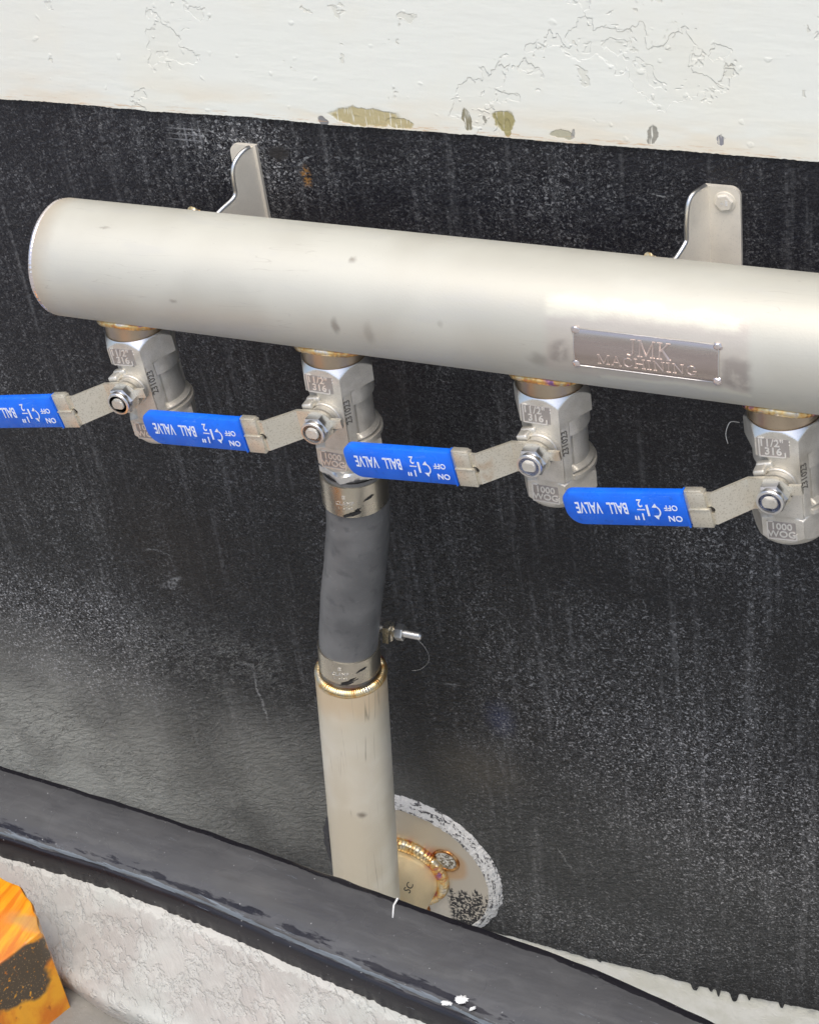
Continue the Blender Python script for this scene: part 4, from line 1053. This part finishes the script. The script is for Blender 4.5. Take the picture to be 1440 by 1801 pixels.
# ================================================================== STANDPIPE + THROUGH-HULL FLANGE
rs = thing('standpipe', (0.149, 0.087, -0.72), 'straw coloured stainless standpipe with a gold weld ring, elbowed into a round hull flange', 'pipe')
rs.location = (0, 0, 0)
top = Vector((0.1818, 0, -0.3735)); bot = Vector((0.1515, 0, -0.6850)); ax = (bot - top).normalized()
bm = bmesh.new(); lathe(bm, [(0.0212, 0.0000), (0.0280, 0.0002), (0.0300, 0.0022), (0.0302, 0.004)] + [(0.0302, 0.004 + (bot - top).length * i / 30) for i in range(1, 31)], 80, frame(top, ax)); obj('tube', bm, 'riser', rs, 60)
weld_ring(circle(top + ax * 0.0012, ax, 0.0268, 500), 0.0041, 'goldweld', 'weld_bead', rs, 92, 0.10, seed=4)
bm = bmesh.new(); lathe(bm, [(0.0215, -0.014), (0.0215, 0.002)], 48, frame(top, ax)); obj('stub', bm, 'darkrub', rs, 60)
# elbow
el = [bot + ax * 0.002 * 0]
c = Vector((0.149, 0, -0.72)); bend = 0.042
pe = [tuple(bot + ax * 0.003)]
for i in range(15):
    a = pi / 2 * i / 14
    pe.append((0.1500 - 0.001 * i / 14, bend - bend * cos(a), -0.72 + bend - bend * sin(a)))
pe += [(0.149, 0.055, -0.72), (0.149, 0.07, -0.72), (0.149, 0.090, -0.72)]
bm = bmesh.new(); tube(bm, pe, lambda t: 0.0302 + 0.0045 * sstep(0.3, 0.8, t), 72); elbow = obj('elbow', bm, 'elbow', rs, 60)
weld_ring(circle((0.149, 0.0835, -0.72), (0, 1, 0), 0.0385, 500), 0.0060, 'goldweld', 'weld_bead', rs, 64, 0.14, seed=8)
bm = bmesh.new()
place_mesh(bm, text_mesh('SC', 0.012, 0.0002), Matrix.Translation((0.1755, 0.045, -0.690)) @ Matrix.Rotation(rad(52), 4, 'Z') @ Matrix.Rotation(rad(60), 4, 'X') @ Matrix.Rotation(rad(30), 4, 'Z'))
for v in bm.verts:
    q = Vector((v.co.x - 0.149, 0, v.co.z + 0.72)); l = q.length; k = (0.0348 + (0.0001 if v.co.y > 0.045 else 0)) / l
    v.co.x = 0.149 + q.x * k; v.co.z = -0.72 + q.z * k
obj('etched_letters', bm, 'hole', elbow, 0)
bm = bmesh.new(); lathe(bm, [(0.030, 0.0), (0.0855, 0.0), (0.0868, 0.0012), (0.0868, 0.0085)], 128, frame((0.149, 0.0868, -0.7214), (0, 1, 0))); fl = obj('flange', bm, 'flange', rs, 30)
def bolt_plug(ang):
    p = Vector((0.149 + 0.0525 * sin(ang), 0.0868, -0.7214 + 0.0525 * cos(ang)))
    weld = circle(p + Vector((0, -0.0002, 0)), (0, -1, 0), 0.0128, 160); weld_ring(weld, 0.0017, 'rustweld', 'bolt_plug', fl, 30, 0.1, seed=ang)
    bm = bmesh.new(); pr = [(0.0, 0.0006), (0.004, 0.0008), (0.0085, 0.0010), (0.0122, 0.0)]
    lathe(bm, [(max(r, 0.0002), h) for r, h in pr], 32, frame(p, (0, -1, 0)))
    for v in bm.verts: v.co.y -= 0.0012 * mn.noise(v.co * 420)
    obj('plug_face', bm, 'plug', fl, 60)
for a in (57, 177, 297): bolt_plug(rad(a))
# ragged sealant
bm = bmesh.new(); n = 720; rings = [[] for _ in range(6)]
for i in range(n):
    a = 2 * pi * i / n; ca, sa = sin(a), cos(a)
    ro = 0.0965 + 0.0016 * mn.noise(Vector((ca * 3, sa * 3, 0))) + 0.0016 * mn.noise(Vector((ca * 14, sa * 14, 1))) + 0.0008 * mn.noise(Vector((ca * 60, sa * 60, 1)))
    ri = 0.0850 - 0.0004 * mn.noise(Vector((ca * 12, sa * 12, 2)))
    for k, (t, y) in enumerate(((0, 0.0866), (0.08, 0.0856), (0.35, 0.0868), (0.6, 0.0892), (0.88, 0.0925), (1, 0.0952))):
        r = ri + (ro - ri) * t; yy = y + 0.0011 * mn.noise(Vector((ca * 30, sa * 30, t * 6 + 4))) * (1 if 0 < k < 5 else 0)
        rings[k].append(bm.verts.new((0.149 + r * ca, yy, -0.7214 + r * sa)))
for A, B in zip(rings, rings[1:]):
    for i in range(n): bm.faces.new((A[i], A[(i + 1) % n], B[(i + 1) % n], B[i]))
obj('sealant_ring', bm, 'sealant', rs, 60)

# ================================================================== RAIL, PLANKS, POST (foreground)
back = [(-0.55, -0.150), (-0.30, -0.152), (-0.0722, -0.1643), (0.1277, -0.1767), (0.3097, -0.1955), (0.4493, -0.2089), (0.5633, -0.2304), (0.75, -0.270), (1.0, -0.33)]
front = [(-0.50, -0.215), (-0.27, -0.222), (-0.0257, -0.2325), (0.0847, -0.2369), (0.1925, -0.2485), (0.2954, -0.2644), (0.413, -0.2809), (0.58, -0.312), (0.95, -0.40)]
def resample(P, n):
    P = smooth_path(P, 10); L = [0]
    for a, b_ in zip(P, P[1:]): L.append(L[-1] + math.dist(a, b_))
    out = []; j = 0
    for i in range(n):
        s = L[-1] * i / (n - 1)
        while j < len(L) - 2 and L[j + 1] < s: j += 1
        t = (s - L[j]) / max(1e-9, L[j + 1] - L[j]); out.append((P[j][0] + (P[j + 1][0] - P[j][0]) * t, P[j][1] + (P[j + 1][1] - P[j][1]) * t))
    return out
NS = 900
bk, ft = resample(back, NS), resample(front, NS)
rail = thing('rub_rail', (0.2, -0.2, -0.40), 'thick glossy black tar-painted rail running diagonally in front of the hull', 'rail')
rail.location = (0, 0, 0)
prof = [(0.03, -0.060), (0.0, -0.056), (-0.008, -0.020), (-0.010, -0.008), (-0.006, -0.0025), (0.02, -0.0008), (0.06, -0.0010), (0.12, 0.0008), (0.22, 0.0018), (0.38, 0.0022), (0.55, 0.0018), (0.70, 0.0010), (0.80, -0.0002), (0.87, -0.0018),
        (0.915, -0.0034), (0.945, -0.0030), (0.975, -0.0018), (1.0, -0.0012), (1.03, -0.0022), (1.055, -0.0055), (1.07, -0.0105), (1.078, -0.0150), (1.084, -0.0190), (1.086, -0.0215), (1.04, -0.0225)]
bm = bmesh.new(); cols = []
for i in range(NS):
    a, b_ = Vector((*bk[i], 0)), Vector((*ft[i], 0)); colv = []; s = i * 0.0018
    for j, (t, z) in enumerate(prof):
        p = a + (b_ - a) * t; z += -0.400
        w1 = 0.0007 * mn.noise(Vector((s * 14, j * 0.35, 0))) + 0.0005 * mn.noise(Vector((s * 55, j * 0.5, 3)))
        if 2 < j < 22: z += w1
        if 3 <= j <= 6: p += (b_ - a).normalized() * 0.0012 * mn.noise(Vector((s * 40, 0, 7)))
        if j >= 22: p += (b_ - a).normalized() * (0.0016 * mn.noise(Vector((s * 60, 0, 1))) + 0.0014 * mn.noise(Vector((s * 230, 0, 2)))); z += 0.0006 * mn.noise(Vector((s * 160, 5, 2)))
        colv.append(bm.verts.new((p.x, p.y, z)))
    cols.append(colv)
for a, b_ in zip(cols, cols[1:]):
    for j in range(len(prof) - 1): bm.faces.new((a[j], b_[j], b_[j + 1], a[j + 1]))
pk1 = {14: 0.45, 15: 0.95, 16: 0.9, 17: 0.4}  # profile rows that get the painted highlight
pk2 = {0: 1, 1: 1, 2: 1, 3: 1, 4: 1.0, 5: 1.0, 6: 0.75, 7: 0.15, 12: 0.35, 13: 0.6, 14: 0.3, 17: 0.6, 18: 1, 19: 1, 20: 1, 21: 1, 22: 1, 23: 1, 24: 1}  # profile rows that get the painted shade
bm.verts.index_update(); light_and_wear = [(0, 0, 0, 1)] * len(bm.verts)
for colv in cols:
    for j, v in enumerate(colv): light_and_wear[v.index] = (pk1.get(j, 0.0), pk2.get(j, 0.0), 0, 1)
beam = obj('rail_beam', bm, 'rail', rail, 60)
at = beam.data.attributes.new('edge', 'FLOAT_COLOR', 'POINT')
at.data.foreach_set('color', [q for c_ in light_and_wear for q in c_])
def splat(c, r, sx, sy, rot, seed, name='paint_spot'):
    bm = bmesh.new(); n = 72; R2 = Matrix.Rotation(rot, 3, 'Z')
    ring = [];ring2 = []
    for i in range(n):
        t = 2 * pi * i / n; k = 0.85 * r * (1 + 0.5 * mn.noise(Vector((cos(t) * 1.6 + seed, sin(t) * 1.6, 0))) + 0.4 * mn.noise(Vector((cos(t) * 6 + seed, sin(t) * 6, 2))))
        q = R2 @ Vector((k * cos(t) * sx, k * sin(t) * sy, 0)); ring.append(bm.verts.new(Vector(c) + q)); ring2.append(bm.verts.new(Vector(c) + q * 0.8 + Vector((0, 0, 0.0009))))
    cen = bm.verts.new(Vector(c) + Vector((0, 0, 0.0011)))
    for i in range(n):
        bm.faces.new((ring[i], ring[(i + 1) % n], ring2[(i + 1) % n], ring2[i])); bm.faces.new((ring2[i], ring2[(i + 1) % n], cen))
    obj(name, bm, 'droppings', rail, 60)
bm = bmesh.new(); tube(bm, [(0.3105, -0.1975, -0.3985), (0.3108, -0.205, -0.3978), (0.3130, -0.2110, -0.3979), (0.3150, -0.2160, -0.3979)], lambda t: 0.0009 - 0.0004 * t, 8)
obj('paint_run', bm, 'droppings', rail, 60)
splat((0.3905, -0.2670, -0.4002), 0.0055, 1.2, 0.8, 0.3, 3); splat((0.3820, -0.2730, -0.4006), 0.0032, 1.5, 0.7, 0.1, 9); splat((0.4010, -0.2710, -0.4010), 0.0022, 1.3, 0.7, 0.9, 5)
# grey deck
deck = thing('deck_edge', (0.1, -0.3, -0.42), 'worn grey painted wooden deck edge beside the black rail', 'deck')
deck.location = (0, 0, 0)
oe = resample([(-0.55, -0.290), (-0.30, -0.300), (-0.05, -0.306), (0.0683, -0.3184), (0.1292, -0.3325), (0.1902, -0.3388), (0.35, -0.365), (0.60, -0.42), (1.0, -0.52)], NS)
bm = bmesh.new(); cols = []
for i in range(NS):
    a, b_ = Vector((*ft[i], 0)), Vector((*oe[i], 0)); colv = []; s = i * 0.0018
    a = a + (a - b_).normalized() * 0.01
    n = 22
    for j in range(n + 1):
        t = j / n; p = a + (b_ - a) * t
        z = -0.4205 + 0.0011 * mn.noise(Vector((p.x * 25, p.y * 40, 0))) + 0.0006 * mn.noise(Vector((p.x * 110, p.y * 130, 0)))
        if j == n: z -= 0.002; p += Vector((0.0, -0.001 + 0.0012 * mn.noise(Vector((s * 25, 0, 0))), 0))
        colv.append(bm.verts.new((p.x, p.y, z)))
    last = colv[-1].co
    colv.append(bm.verts.new((last.x, last.y - 0.002, last.z - 0.006))); colv.append(bm.verts.new((last.x, last.y + 0.004, last.z - 0.032)))
    cols.append(colv)
for a, b_ in zip(cols, cols[1:]):
    for j in range(len(a) - 1): bm.faces.new((a[j], b_[j], b_[j + 1], a[j + 1]))
bm.verts.index_update(); light_and_wear = [(0, 0, 0, 1)] * len(bm.verts)
for colv in cols:
    for j, v in enumerate(colv): light_and_wear[v.index] = ({0: 1, 1: 1, 2: 1, 3: 1, 4: 1, 5: 0.72, 6: 0.25}.get(j, 0.0), 0, 0, 1)
pl = obj('upper_plank', bm, 'grey', deck, 60)
at = pl.data.attributes.new('edge', 'FLOAT_COLOR', 'POINT')
at.data.foreach_set('color', [q for c_ in light_and_wear for q in c_])
bm = bmesh.new(); cols = []
for i in range(0, NS, 6):
    colv = []
    for j in range(20):
        y = oe[i][1] + 0.012 - j * 0.02; x = oe[i][0]
        colv.append(bm.verts.new((x, y, -0.446 + 0.001 * mn.noise(Vector((x * 20, y * 30, 4))) - (0.004 if j == 19 else 0))))
    colv.append(bm.verts.new((oe[i][0], colv[-1].co.y, -0.50)))
    cols.append(colv)
for a, b_ in zip(cols, cols[1:]):
    for j in range(len(a) - 1): bm.faces.new((a[j], b_[j], b_[j + 1], a[j + 1]))
obj('lower_plank', bm, 'plank', deck, 60)

post = thing('wooden_post', (0.03, -0.35, -0.60), 'orange varnished wooden block with black tar stains at the lower left', 'post')
post.location = (0, 0, 0)
poly = [(-0.20, -0.291), (0.030, -0.2975), (0.052, -0.302), (0.066, -0.310), (0.080, -0.322), (0.0935, -0.3345), (0.088, -0.350), (0.0805, -0.3693), (0.066, -0.402), (0.05, -0.45), (-0.20, -0.45)]
bm = bmesh.new(); rings = []
ctr = Vector((0.0, -0.38, 0))
for z, ins in ((-0.56, 0.0), (-0.40, 0.0), (-0.3628, 0.0), (-0.3605, 0.0012), (-0.3598, 0.003)):
    ring = []
    P = []
    for a, b_ in zip(poly, poly[1:] + poly[:1]):
        for k in range(8): P.append((a[0] + (b_[0] - a[0]) * k / 8, a[1] + (b_[1] - a[1]) * k / 8))
    for q, (x, y) in enumerate(P):
        v = Vector((x, y, 0)); v += (ctr - v).normalized() * ins
        nz = 0.0011 * mn.noise(Vector((x * 90, y * 90, z * 30)))
        ring.append(bm.verts.new((v.x + nz, v.y + nz, z + (nz if z > -0.37 else 0))))
    rings.append(ring)
for A, B in zip(rings, rings[1:]):
    for i in range(len(A)): bm.faces.new((A[i], A[(i + 1) % len(A)], B[(i + 1) % len(A)], B[i]))
bm.faces.new(rings[-1]); bm.faces.new(rings[0])
obj('post_block', bm, 'orange', post, 30)

# ================================================================== stray fibres
def fibre(pts, r, label):
    bm = bmesh.new(); P = [Vector(p) for p in pts]; base = P[0].copy()
    P = smooth_path([tuple(p - base) for p in P], 8); tube(bm, P, r, 6)
    o = obj('stray_fibre', bm, 'fibre', None, 60); o.location = base; tag(o, label, 'fibre')
fibre([(0.2305, 0.020, -0.335), (0.2440, 0.020, -0.350), (0.2450, 0.022, -0.366), (0.2360, 0.022, -0.378), (0.2270, 0.022, -0.382)], 0.00009, 'thin pale fibre curling beside the lower hose clamp')
fibre([(0.5235, -0.012, -0.060), (0.5185, -0.016, -0.058), (0.5160, -0.018, -0.066), (0.5172, -0.018, -0.074)], 0.0003, 'short pale thread sticking out by the rightmost valve collar')
